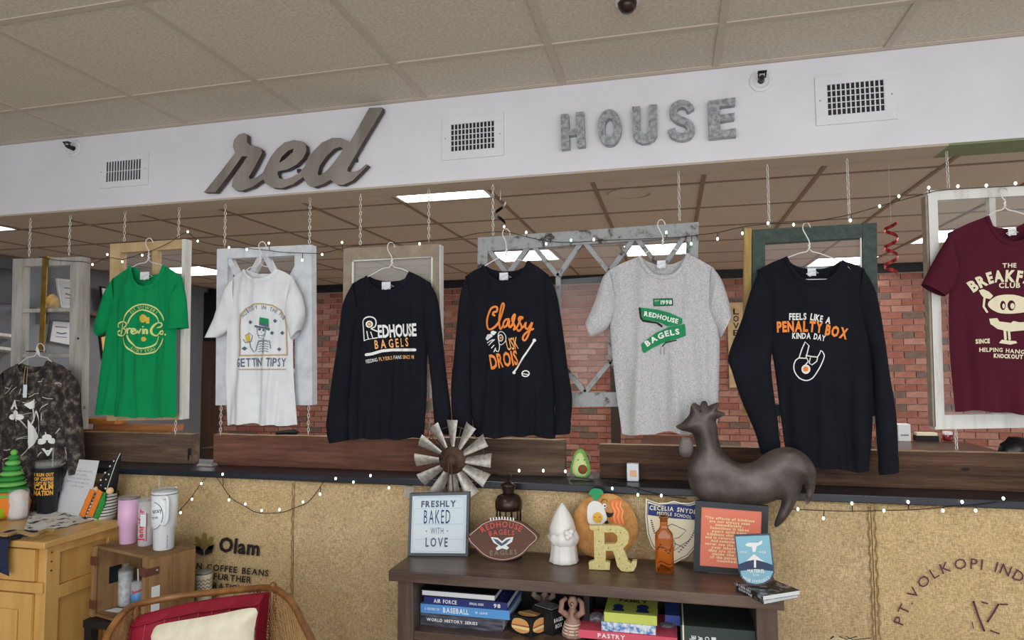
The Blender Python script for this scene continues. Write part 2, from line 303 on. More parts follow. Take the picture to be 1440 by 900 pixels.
struct('wall_right', MB().box(5.0, 5.1, .15, WB + .1, 0, 2.75), M['white'])
# back wall with separate bricks
wall = struct('wall_back', MB().box(WL, 5.0, WB + .018, WB + .12, 0, 2.6), M['mortar'])
BR = [mat('brick_%s' % n, c, .9, c2=c2, scale=30, bump=.5) for n, c, c2 in (('rose', (172, 120, 104), (148, 96, 82)), ('red', (162, 104, 88), (138, 82, 68)), ('pink', (182, 136, 120), (160, 112, 98)), ('brown', (126, 104, 92), (104, 84, 74)))]
vis = [(300, 400, 345, 625), (430, 400, 500, 625), (775, 380, 885, 680), (990, 380, 1075, 650), (600, 400, 660, 600), (1215, 370, 1345, 625), (1330, 580, 1440, 640)]
bl, bh = .203, .0675; bmesh_ = [MB().box(-bl / 2 + .005, bl / 2 - .005, -.012, .012, -bh / 2 + .005, bh / 2 - .005).mesh('brick', m) for m in BR]
stuff = MB(); ind = 0
for r in range(int(2.47 / bh)):
    z = .02 + bh * (r + .5)
    for c in range(56):
        x = -5.8 + bl * (c + (.5 if r % 2 else 0)); 
        if x > 4.9: continue
        k = random.choices(range(4), (5, 4, 3, 1.3))[0]; px, py = PJ((x, WB, z))
        if z > .95 and ind < 300 and any(a <= px <= b2 and c0 <= py <= d for a, c0, b2, d in vis):
            o = bpy.data.objects.new('brick', bmesh_[k]); COL.objects.link(o); o.parent = wall; o.location = (x, WB + .006 - random.uniform(0, .003), z); ind += 1
        else: stuff.box(x - bl / 2 + .005, x + bl / 2 - .005, WB - .006, WB + .018, z - bh / 2 + .005, z + bh / 2 - .005, k)
stuff.obj('brick_field', BR, wall, kind='stuff')
struct('trim_3', MB().box(WL, 5, WB - .05, WB + .02, 2.46, 2.56), M['black'])
# doorway at the corner of the grey wall
xa, xb, xc = P(270, 500, WB - .1).x, P(284, 500, WB - .1).x, P(304, 500, WB - .1).x
dr = struct('door_1', MB().box(xb, xc, WB - .14, WB - .05, 0, 1.86), mat('brown_door_wood', (84, 62, 50), .6, c2=(62, 44, 36), scale=8, stretch=WZ))
cubo('transom', M['black'], dr, xa, xc, WB - .13, WB - .03, 1.86, 2.5)
for zz in (1.2, 1.6): MB().sphere((xb + .02, WB - .145, zz), .012).obj('bolt', M['galv'], dr)
# half wall
half = struct('wall_half', MB().box(WL, 5.0, .012, .30, 0, 1.045), M['burlap2'])
cap = struct('trim_4', MB().box(WL, 5.0, -.02, .31, 1.047, 1.075), M['trimb'], bevel=.003)
# burlap sacks nailed on the half wall
def sack(x0, x1, label, m):
    def fn(u, v):
        x = x0 + (x1 - x0) * u; z = 1.043 - v * 1.0; return (x, .004 - .006 * noise.noise(Vector((x * 3, 0, z * 3))) - .002 * noise.noise(Vector((x * 12, 4, z * 9))), z)
    o = MB().grid(fn, 60, 40).obj('burlap_sack', m, smooth=True); tag(o, label, 'burlap sack', 'burlap sacks covering the half wall'); return o
s0x, s1x, s2x = P(412, 760, 0).x, P(1226, 760, 0).x, 0
sackA = sack(-4.0, s0x, 'burlap coffee sack printed with black leaf logo and lettering on the left', M['burlap'])
sackB = sack(s0x + .003, s1x, 'plain burlap sack stretched behind the dark console', M['burlap2'])
sackC = sack(s1x + .003, 3.5, 'burlap coffee sack with purple stencilled arc of letters at far right', M['burlap'])
for i, (o, x) in enumerate(((sackA, s0x - .004), (sackB, s1x - .008), (sackC, s1x + .012))):
    pts = [(x + .003 * math.sin(k * 1.7), -.004 + .001 * math.sin(k * 2.1), 1.035 - k * .015) for k in range(66)]
    MB().tube(pts, [.0018 + .0008 * (k % 2) for k in range(66)], 6).obj('seam', M['twine'], o, smooth=True)
def rope(name, label, pts3, r=.004, cat='twine'):
    sm = sampler(pts3); n = int(sm.length / .006); mb = MB()
    for ph in (0, PI):
        mb.tube([sm(k / n) + Vector((0, math.cos(k * .7 + ph) * r * .6, math.sin(k * .7 + ph) * r * .6)) for k in range(n + 1)], r * .7, 5)
    return tag(mb.obj(name, M['twine'], smooth=True), label, cat, 'twine along the top of the burlap')
rope('jute_twine', 'thin jute twine nailed along the burlap top on the left', [P(x, y, -.008) for x, y in ((235, 668), (300, 671), (413, 676), (480, 680), (572, 682))], .002)
rope('jute_twine', 'jute twine along the burlap top behind the console decorations', [P(x, y, -.010) for x, y in ((660, 684), (745, 687), (830, 694), (905, 697), (965, 701))], .003)
rope('jute_twine', 'thick twisted jute rope along the burlap top right of the rooster', [P(x, y, -.012) for x, y in ((1118, 702), (1200, 707), (1280, 710), (1360, 712), (1440, 713), (1500, 714))], .0055)
# prints on the sacks
fb = flat(-.0065)
Ink().text('Olam', [(307, 775), (364, 781)], 20, .035, .06).lay('lettering', M['ink'], sackA, fb)
Ink().text('GREEN COFFEE BEANS', [(246, 796.5), (377, 810.5)], 8.6, .02, .14).text('FOR FURTHER', [(270, 811), (353, 820)], 8.6, .02, .14).text('PREPARATION ONLY', [(266, 824), (377, 836)], 8.6, .02, .14).lay('lettering', M['ink'], sackA, fb)
ik = Ink(); 
for a in (-62, -32, 0, 32, 62):
    t = math.radians(a); c = Vector((287, 774)); d = Vector((math.sin(t), -math.cos(t))); nn = Vector((-d.y, d.x)); L_ = 24 if a == 0 else 21 if abs(a) < 40 else 15
    ik.poly([c + d * 2, c + d * L_ * .6 + nn * 3.6, c + d * L_ + nn * 2.5, c + d * (L_ + 1.5), c + d * L_ - nn * 2.5, c + d * L_ * .6 - nn * 3.6])
ik.lay('leaf_logo', M['olive'], sackA, fb)
Ink().poly([(286, 781), (276, 777), (274, 767), (281, 769), (286, 775)]).poly([(288, 781), (298, 777), (301, 766), (294, 768), (288, 775)]).lay('leaf_logo', M['ink'], sackA, fb)
arc = [(1270, 880), (1277, 862), (1288, 842), (1302, 825), (1318, 812), (1338, 803), (1358, 800), (1378, 801), (1398, 804), (1418, 811), (1438, 822), (1452, 834)]
Ink().text('PT.VOLKOPI INDO', smoothp(arc, 3), 15, .0, .2).lay('stencil', M['purple'], sackC, fb)
Ink().stroke([(1369, 846), (1376, 867), (1384, 887)], 3).stroke([(1404, 850), (1397, 862), (1389, 874)], 3).stroke([(1381, 847), (1389, 849)], 2).stroke([(1407, 850), (1417, 850)], 2).stroke([(1393, 887), (1405, 891)], 2).stroke([(1367, 875), (1369, 884)], 1.4).lay('stencil', M['purple'], sackC, fb)
tape = MB().box(P(569, 690, -.003).x, P(583, 690, -.003).x, -.011, -.009, P(575, 700, 0).z, P(575, 684, 0).z).obj('tape_piece', M['glassd']); tag(tape, 'crumpled clear tape on the burlap above the baked sign', 'tape')

# ceiling fixtures in the back room
for i, j in LIT:
    x0, x1, y0, y1 = bx[i], bx[i + 1], by[j], by[j + 1]
    where = {(7, 0): 'square white ceiling light just behind the header, left of centre', (7, 4): 'ceiling light seen through the left of the diamond window', (9, 4): 'ceiling light seen through the middle of the diamond window', (1, 0): 'ceiling light cut by the left picture edge', (1, 4): 'ceiling light glowing between the green and white shirts', (13, 4): 'ceiling light behind the maroon shirt window', (12, 6): 'ceiling light far back behind the dark green window'}[(i, j)]
    t = thing('ceiling_light', where, 'ceiling light', ((x0 + x1) / 2, (y0 + y1) / 2, ZB), 'ceiling lights of the back room')
    fr = MB()
    for b in ((x0 + .01, x1 - .01, y0 + .01, y0 + .03), (x0 + .01, x1 - .01, y1 - .03, y1 - .01), (x0 + .01, x0 + .03, y0 + .01, y1 - .01), (x1 - .03, x1 - .01, y0 + .01, y1 - .01)): fr.box(*b, ZB - .006, ZB + .004)
    fr.obj('frame', M['f_white'], t); cubo('diffuser', M['lamp'], t, x0 + .03, x1 - .03, y0 + .03, y1 - .03, ZB - .001, ZB + .004)
c = PZ(885, 272, ZB); rg = MB().tube([(c.x + .125 * math.cos(a * PI / 16), c.y + .125 * math.sin(a * PI / 16), ZB - .003) for a in range(32)], .004, 6, closed=True).obj('ceiling_speaker', M['tile_b'], smooth=True); tag(rg, 'round flush speaker ring in the back ceiling above the grey shirt', 'speaker')
# dome camera on the front ceiling
c = PZ(882, 2, ZC); t = thing('dome_camera', 'small black dome camera on the ceiling at the top edge', 'camera', c)
MB().lathe([(.001, -.038), (.018, -.034), (.028, -.02), (.031, -.004)], c, 20).obj('dome', M['bronze'], t, smooth=True); MB().lathe([(.031, -.006), (.038, -.006), (.038, .0)], c, 20).obj('ring', M['white'], t)

# header: vents, sprinklers, letters
def vent(px4, label, nv, nh):
    (x0, z1), (x1, z0) = [(p.x, p.z) for p in (P(px4[0], px4[1], 0), P(px4[2], px4[3], 0))]
    t = thing('air_vent', label, 'air vent', ((x0 + x1) / 2, 0, z0), 'vents in the white header')
    bw = (x1 - x0) * .145; bz = (z1 - z0) * .19
    fr = MB(); Yf = -.007
    fr.box(x0, x1, Yf, -.0005, z1 - bz, z1).box(x0, x1, Yf, -.0005, z0, z0 + bz).box(x0, x0 + bw, Yf, -.0005, z0 + bz, z1 - bz).box(x1 - bw, x1, Yf, -.0005, z0 + bz, z1 - bz); fr.obj('frame', M['white'], t, bevel=.001)
    cubo('duct_opening', M['black'], t, x0 + bw, x1 - bw, -.0015, -.0005, z0 + bz, z1 - bz)
    for k in range(nv + 1): xx = x0 + bw + (x1 - x0 - 2 * bw) * k / nv; cubo('louver', M['white'], t, xx - .0022, xx + .0022, -.006, -.0016, z0 + bz, z1 - bz)
    for k in range(1, nh): zz = z0 + bz + (z1 - z0 - 2 * bz) * k / nh; cubo('crossbar', M['white'], t, x0 + bw, x1 - bw, -.0045, -.0017, zz - .0016, zz + .0016)
    for xx in (x0 + bw / 2.5, x1 - bw / 2.5): MB().sphere((xx, Yf, (z0 + z1) / 2), .003, 8).obj('screw', M['galv'], t)
vent((141, 221, 209, 260), 'small white louvred vent at the left end of the header', 13, 2)
vent((622, 166, 709, 219), 'white grille vent between the cursive word and the block letters', 12, 5)
vent((1145, 109, 1262, 168), 'large white grille vent near the right end of the header', 12, 5)
def sprinkler(px, py, label, r=.032):
    c = P(px, py, 0); t = thing('sprinkler_head', label, 'sprinkler', c, 'sprinklers on the header')
    def ringp(rr, y): return [(c.x + rr * math.cos(a * PI / 12), y, c.z + rr * math.sin(a * PI / 12)) for a in range(24)]
    mb = MB(); rows = [(r * 1.35, -.001), (r * 1.3, -.005), (r, -.008), (r * .8, -.004), (r * .4, -.003)]
    for (ra, ya), (rb, yb) in zip(rows, rows[1:]): n0 = ringp(ra, ya) + ringp(rb, yb); mb.add(n0, [(k, (k + 1) % 24, 24 + (k + 1) % 24, 24 + k) for k in range(24)])
    mb.obj('escutcheon', M['white'], t, smooth=True)
    MB().tube([(c.x, -.001, c.z), (c.x, -.03, c.z), (c.x, -.045, c.z)], [.012, .010, .006], 10).obj('body', M['bronze'], t, smooth=True)
    MB().box(c.x - .016, c.x + .016, -.05, -.03, c.z + .016, c.z + .02).tube([(c.x - .012, -.03, c.z), (c.x - .013, -.045, c.z + .016)], .003).tube([(c.x + .012, -.03, c.z), (c.x + .013, -.045, c.z + .016)], .003).obj('deflector', M['bronze'], t)
sprinkler(1070, 114, 'recessed sprinkler head right of the block letters'); sprinkler(104, 209, 'sprinkler head at the far left of the header')
def cr(l): return [(280 + x / 5.333, 140 + y / 5.333) for x, y in l]
red_o = cr([(35, 695), (150, 555), (270, 400), (253, 350), (262, 300), (296, 262), (338, 250), (358, 263), (359, 320), (382, 342), (440, 354), (466, 374), (470, 402), (420, 500), (372, 580), (380, 598), (430, 582), (478, 548), (500, 500), (535, 432), (582, 370), (640, 322), (708, 303), (768, 312), (800, 342), (804, 388), (780, 438), (730, 488), (660, 524), (592, 538), (586, 552), (600, 590), (640, 600), (700, 580), (755, 546), (792, 500), (805, 460), (850, 392), (920, 324), (995, 288), (1060, 287), (1108, 306), (1130, 320), (1195, 205), (1275, 62), (1372, 58), (1372, 82), (1240, 300), (1112, 520), (1114, 540), (1150, 545), (1200, 528), (1255, 484), (1266, 492), (1215, 545), (1150, 608), (1080, 640), (1030, 636), (985, 602), (925, 636), (862, 656), (812, 638), (780, 580), (705, 634), (620, 664), (550, 660), (502, 632), (480, 598), (400, 654), (320, 684), (270, 678), (244, 650), (250, 608), (285, 550), (362, 425), (322, 425), (230, 555), (122, 695)])
holes = [cr([(600, 470), (618, 430), (668, 382), (708, 368), (704, 392), (655, 440), (608, 472)]), cr([(890, 550), (902, 500), (950, 430), (1010, 370), (1058, 354), (1078, 368), (1062, 402), (1010, 472), (960, 530), (908, 568), (892, 564)])]
def extruded(name, parts, loops, Yf, Yb, mface, mside, t):
    vs, fs = fill2d(loops); MB().add([P(x, y, Yf) for x, y in vs], fs).obj(parts[0], mface, t)
    mb = MB()
    for lp in loops:
        n = len(lp); q = [P(x, y, Yf) for x, y in lp]; mb.add(q + [Vector((p.x, Yb, p.z)) for p in q], [(i, (i + 1) % n, n + (i + 1) % n, n + i) for i in range(n)])
    mb.obj(parts[1], mside, t)
c = P(415, 215, 0); t = thing('word_sign', 'large brushed metal cursive word red mounted on the white header', 'sign', c)
red_s = [smoothp(red_o[:2], 1)] ; extruded('red', ('face', 'return_edge'), [red_o] + holes, -.040, -.012, M['sign'], M['signe'], t)
for x, y in ((325, 235), (420, 240), (500, 225)): q = P(x, y, -.012); cubo('standoff', M['signe'], t, q.x - .008, q.x + .008, -.013, -.0005, q.z - .008, q.z + .008)
def c2(l): return [(480 + x / 3, y / 3) for x, y in l]
def c3(l): return [(960 + x / 3, y / 3) for x, y in l]
ell = lambda cx, cy, rx, ry, n=26: [(cx + rx * math.cos(2 * PI * i / n), cy + ry * math.sin(2 * PI * i / n)) for i in range(n)]
HL = {'H': [c2([(925, 482), (957, 479), (960, 546), (991, 542), (989, 473), (1022, 470), (1028, 616), (996, 620), (993, 566), (961, 571), (962, 625), (928, 630)])],
      'O': [[(p[0], p[1]) for p in ell(857, 179, 17, 25.5)], ell(857, 179.5, 6.5, 13.5)],
      'U': [c2([(1226, 450), (1260, 447), (1262, 552), (1270, 568), (1282, 568), (1296, 552), (1296, 442), (1331, 440), (1333, 565), (1322, 588), (1298, 602), (1268, 604), (1242, 592), (1230, 570)])],
      'S': [outline(smoothp([(972, 155), (966, 147), (955, 146), (947.5, 152), (948, 162), (956, 168), (966, 172), (972, 180), (969, 189), (959, 192), (948, 189), (944, 181)], 3), 10.5)],
      'E': [c3([(108, 425), (222, 410), (222, 441), (156, 450), (157, 484), (218, 475), (219, 502), (158, 512), (160, 549), (225, 540), (227, 573), (112, 584)])]}
for ch, lp in HL.items():
    cx = sum(p[0] for p in lp[0]) / len(lp[0]); t = thing('block_letter', 'galvanised block letter %s of the word HOUSE on the header' % ch, 'letter', P(cx, 175, 0), 'galvanised letters on the header')
    extruded(ch, ('face', 'return_edge'), lp, -.032, -.001, M['galv'], M['galv'], t)

# ------------------------------------------------------------ old windows on chains
YF = .05; TF = .042
lk = MB(); 
lp_ = [(.0045 * math.cos(a), 0, .010 * (1 if math.sin(a) > 0 else -1) * abs(math.sin(a)) ** .8) for a in [2 * PI * i / 14 for i in range(14)]]; lk.tube(lp_, .0017, 6, closed=True); LINK = lk.mesh('chain_link', M['chain'], True)
def chain(px, y0, y1, label, Y=.071, group='chains holding up the old windows', px2=None):
    a = P(px, y0, Y); b = P(px2 or px, y1, Y); 
    if px2 is None: b.x = a.x
    L_ = (a - b).length; n = max(2, round(L_ / .0165)); t = thing('hanging_chain', label, 'chain', a, group)
    q = Vector((0, 0, -1)).rotation_difference(b - a)
    for k in range(n):
        o = bpy.data.objects.new('chain_link', LINK); COL.objects.link(o); par(o, t); o.location = a.lerp(b, (k + .5) / n); o.rotation_mode = 'QUATERNION'
        o.rotation_quaternion = q @ Vector((0, 0, 1)).rotation_difference(Vector((0, 0, 1))) @ Matrix.Rotation(PI / 2 * (k % 2) + .5, 3, 'Z').to_quaternion()
    MB().tube([a + Vector((0, 0, .016)), a], .002).obj('hook', M['wire'], t)
def bar2(name, m, t, a, b, w, Y0, Y1, Yref=YF):   # bar between two px points
    o = outline([a, b], w); MB().prism([P(p[0], p[1], Yref) * 1 for p in o], (0, 0, 0)) if 0 else None
    q = [Vector((P(p[0], p[1], Yref).x, Y0, P(p[0], p[1], Yref).z)) for p in o]; return MB().prism(q, (0, Y1 - Y0, 0)).obj(name, m, t, bevel=.0015)
def window(label, q, wl, wr, wt, wb, m, mats=None, glass=True, gm=None):
    """q: px corners TL TR BR BL of the front face; widths of members in px"""
    mm = dict(left=m, right=m, top=m, bottom=m); mm.update(mats or {})
    TL, TR, BR_, BL = [Vector(p) for p in q]
    c = P(*((TL + TR) / 2), YF); t = thing('hanging_window_frame', label, 'window frame', (c.x, YF, P(*((BL + BR_) / 2), YF).z), 'old window frames hung on chains')
    f = lambda p: Vector((P(p[0], p[1], YF).x, YF, P(p[0], p[1], YF).z))
    up = lambda a, b, k: a + (b - a).normalized() * k
    def mem(name, pts, mt, pull=0): MB().prism([f(p) + Vector((0, pull, 0)) for p in pts], (0, TF, 0)).obj(name, mt, t, bevel=.002)
    mem('stile', [TL, up(TL, TR, wl), up(BL, BR_, wl), BL], mm['left']); mem('stile', [up(TR, TL, wr), TR, BR_, up(BR_, BL, wr)], mm['right'])
    a, b = up(TL, TR, wl), up(TR, TL, wr); a2, b2 = up(a, BL + (a - TL), wt), up(b, BR_ + (b - TR), wt)
    mem('rail', [a, b, b2, a2], mm['top'], .002)
    c, d = up(BL, BR_, wl), up(BR_, BL, wr); c2_, d2 = up(c, a, wb), up(d, b, wb); mem('rail', [c2_, d2, d, c], mm['bottom'], .002)
    if glass: MB().prism([f(p) + Vector((0, TF * .55, 0)) for p in (a2, b2, d2, c2_)], (0, .003, 0)).obj('pane', gm or M['glass'], t)
    return t
def munt(t, a, b, w, m, d=.012): return bar2('muntin', m, t, a, b, w, YF + .008, YF + .008 + .026)
f1 = window('weathered grey three-pane window hung at the far left', [(18, 364), (117, 361), (114, 604), (13, 604)], 14, 18, 11, 16, M['f_grey']); munt(f1, (30, 437), (99, 435), 5, M['f_grey']); munt(f1, (28, 500), (97, 500), 5, M['f_grey'])
MB().sphere(P(110, 476, YF), .006, 8).obj('screw_hole', M['ink'], f1); MB().sphere(P(120, 573, YF - .006), .009, 12).obj('knob', M['galv'], f1)
f2 = window('tan window frame with white edge behind the green shirt', [(155, 343), (261, 336), (257, 590), (150, 592)], 14, 5, 13, 9, M['f_tan'], dict(right=M['f_white'])); munt(f2, (216, 350), (215, 585), 8, M['f_tan']); 
f3 = window('cool white window with crossed muntins behind the white shirt', [(305, 350), (438, 344), (439, 570), (303, 570)], 15, 24, 14, 16, M['f_cool'])
for a, b in (((319, 362), (370, 458)), ((366, 358), (322, 440)), ((370, 358), (414, 440)), ((421, 366), (375, 450)), ((322, 440), (370, 540)), ((414, 440), (370, 540)), ((405, 520), (420, 550))): munt(f3, a, b, 7, M['f_cool'])
f4 = window('putty brown window frame with white bead behind the first black shirt', [(483, 349), (618, 343), (616, 578), (481, 580)], 11, 9, 17, 14, M['f_brown'], dict(right=M['f_brown']), gm=M['glassd'])
for a, b in (((494, 366), (607, 360)), ((495, 366), (494, 560)), ((607, 361), (605, 560))): bar2('glazing_bead', M['f_white'], f4, a, b, 3, YF + .006, YF + .012)
cubo('white_edge', M['f_white'], f4, P(618, 400, YF).x, P(618, 400, YF).x + .004, YF, YF + TF, P(616, 578, YF).z, P(618, 344, YF).z)
f5 = window('large peeling grey window with diamond lattice in the middle', [(672, 334), (983, 312), (975, 572), (668, 572)], 14, 17, 20, 20, M['f_peel'], glass=False)
dm = M['f_peel']; 
for a, b in (((683, 346), (712, 385)), ((746, 341), (710, 390)), ((746, 341), (784, 388)), ((819, 337), (784, 388)), ((819, 337), (856, 382)), ((893, 332), (856, 382)), ((893, 332), (930, 378)), ((966, 327), (930, 378)), ((784, 388), (786, 508)), ((857, 382), (858, 508)), ((786, 508), (822, 552)), ((858, 508), (822, 552)), ((786, 508), (750, 552)), ((858, 508), (893, 552)), ((712, 388), (714, 508)), ((930, 378), (930, 508)), ((714, 508), (750, 552)), ((930, 508), (893, 552)), ((714, 508), (684, 545))): munt(f5, a, b, 6.5, dm)
for tri in (((690, 345), (742, 341), (711, 383)), ((750, 341), (815, 337), (784, 383)), ((823, 337), (889, 332), (857, 378)), ((897, 332), (962, 327), (930, 374))): MB().prism([P(x, y, YF) + Vector((0, .022, 0)) for x, y in tri], (0, .003, 0)).obj('pane', M['glass'], f5)
MB().prism([P(x, y, YF) + Vector((0, .022, 0)) for x, y in ((788, 392), (855, 387), (857, 505), (822, 545), (788, 505))], (0, .003, 0)).obj('pane', M['glass'], f5)
f6 = window('dark green window frame with bare yellow edge behind the last black shirt', [(1058, 323), (1233, 313), (1237, 585), (1058, 585)], 18, 20, 20, 16, M['f_green'])
bar2('edge_strip', M['f_yellow'], f6, (1052, 321), (1050, 582), 10, YF - .002, YF + TF); bar2('bead', M['f_white'], f6, (1211, 333), (1213, 560), 2, YF + .004, YF + .01)
f7 = window('chipped white divided window behind the maroon shirt at right', [(1304, 268), (1530, 256), (1530, 600), (1315, 604)], 14, 16, 14, 20, M['f_white']); munt(f7, (1397, 276), (1405, 590), 9, M['f_white']); munt(f7, (1320, 396), (1520, 392), 7, M['f_white'])
bar2('edge_strip', M['f_brown'], f7, (1303, 275), (1314, 600), 4, YF, YF + TF)
for i, (x, y0, y1, w1, w2) in enumerate([(43, 309, 361, 'left', 'grey three-pane window'), (99, 303, 359, 'right', 'grey three-pane window'), (176, 297, 339, 'left', 'tan window'), (252, 292, 334, 'right', 'tan window'), (317, 288, 347, 'left', 'cool white window'), (436, 279, 342, 'right', 'cool white window'), (507, 277, 344, 'left', 'putty brown window'), (603, 267, 340, 'right', 'putty brown window'), (693, 262, 330, 'left', 'diamond lattice window'), (954, 240, 311, 'right', 'diamond lattice window'), (1079, 234, 319, 'left', 'dark green window'), (1191, 224, 313, 'right', 'dark green window'), (1331, 212, 265, 'left', 'chipped white window')]):
    chain(x, y0, y1, 'upper %s chain holding the %s' % (w1, w2))
for x, y0, y1, l in ((311, 572, 612, 'lower left chain under the cool white window'), (434, 572, 612, 'lower right chain under the cool white window'), (604, 582, 612, 'lower chain under the putty brown window'), (1344, 606, 633, 'lower chain under the chipped white window'), (247, 593, 611, 'short lower chain under the tan window')): chain(x, y0, y1, l, Y=.16 if 0 else .09, group='chains tying the windows to the planks')

# ------------------------------------------------------------ planks on the half wall
def plank(x0, x1, y0t, y1b, m, label, hole=False, z0=1.076):
    a, b = P(x0, 640, .15).x, P(x1, 640, .15).x; zt = P((x0 + x1) / 2, y0t, .15).z; t = thing('barn_wood_plank', label, 'plank', ((a + b) / 2, .15, z0), 'barn wood planks on the half wall')
    def fr(u, v): x = a + (b - a) * u; return (x, .15 - .002 * noise.noise(Vector((x * 7, 1, v * 9))), z0 + (zt - z0) * v - .003 * abs(noise.noise(Vector((x * 9, 7, 0)))) * (v > .5))
    MB().grid(fr, 80, 6, flip=True).grid(lambda u, v: (a + (b - a) * u, .15 + .05 * v, fr(u, 1)[2]), 80, 1, mi=1).box(a, b, .153, .2, z0, zt - .004).obj('board', [m, M['barnE']], t)
    if hole: q = P(1358, 660, .149); MB().sphere((q.x, .150, q.z), .016, 10, sz=.35, sy=.15).obj('knot_hole', M['ink'], t)
    return t
plank(113, 270, 609, 652, M['barnA'], 'short grey-brown barn plank under the tan window at left')
plank(300, 618, 614, 660, M['barnB'], 'long reddish barn plank under the white and first black shirts')
plank(619, 794, 617, 668, M['barnA'], 'weathered grey barn plank behind the windmill')
plank(843, 1500, 632, 685, M['barnC'], 'long dark barn plank with knot hole running to the right', True)
cubo('plank_bracket', M['black'], None, P(268, 640, .17).x, P(273, 640, .17).x, .15, .19, 1.076, 1.15); tag(bpy.data.objects['plank_bracket'], 'black steel bracket at the end of the short left plank', 'bracket')
# cedar boards stacked behind the short plank
for i, (xa_, xb_, z, l, c_) in enumerate([(118, 205, 1.083, 'lowest orange cedar board of the pile behind the left plank', (206, 130, 60)), (150, 262, 1.112, 'reddish cedar board sticking out right of the pile', (190, 110, 72)), (120, 190, 1.141, 'second orange cedar board from the top of the pile', (214, 140, 66)), (140, 236, 1.170, 'dark-edged cedar board high in the pile', (150, 92, 60)), (118, 232, 1.199, 'topmost orange cedar board under the green shirt', (222, 150, 74)), (140, 250, 1.228, 'thin cedar slat on top of the pile', (190, 122, 70)), (118,170,1.257,'short cedar offcut lying on the pile', (216,138,58))]):
    a, b = P(xa_, 600, .26).x, P(xb_, 600, .26).x; o = MB().box(a, b, .22, .30, z, z + .028).obj('cedar_board', mat('cedar_%d' % i, c_, .7, c2=tuple(int(v * .7) for v in c_), scale=14, stretch=WX)); tag(o, l, 'board', 'pile of cedar boards')
for b in [o for o in bpy.data.objects if o.name.startswith('cedar_board')]: b.location.z -= .007

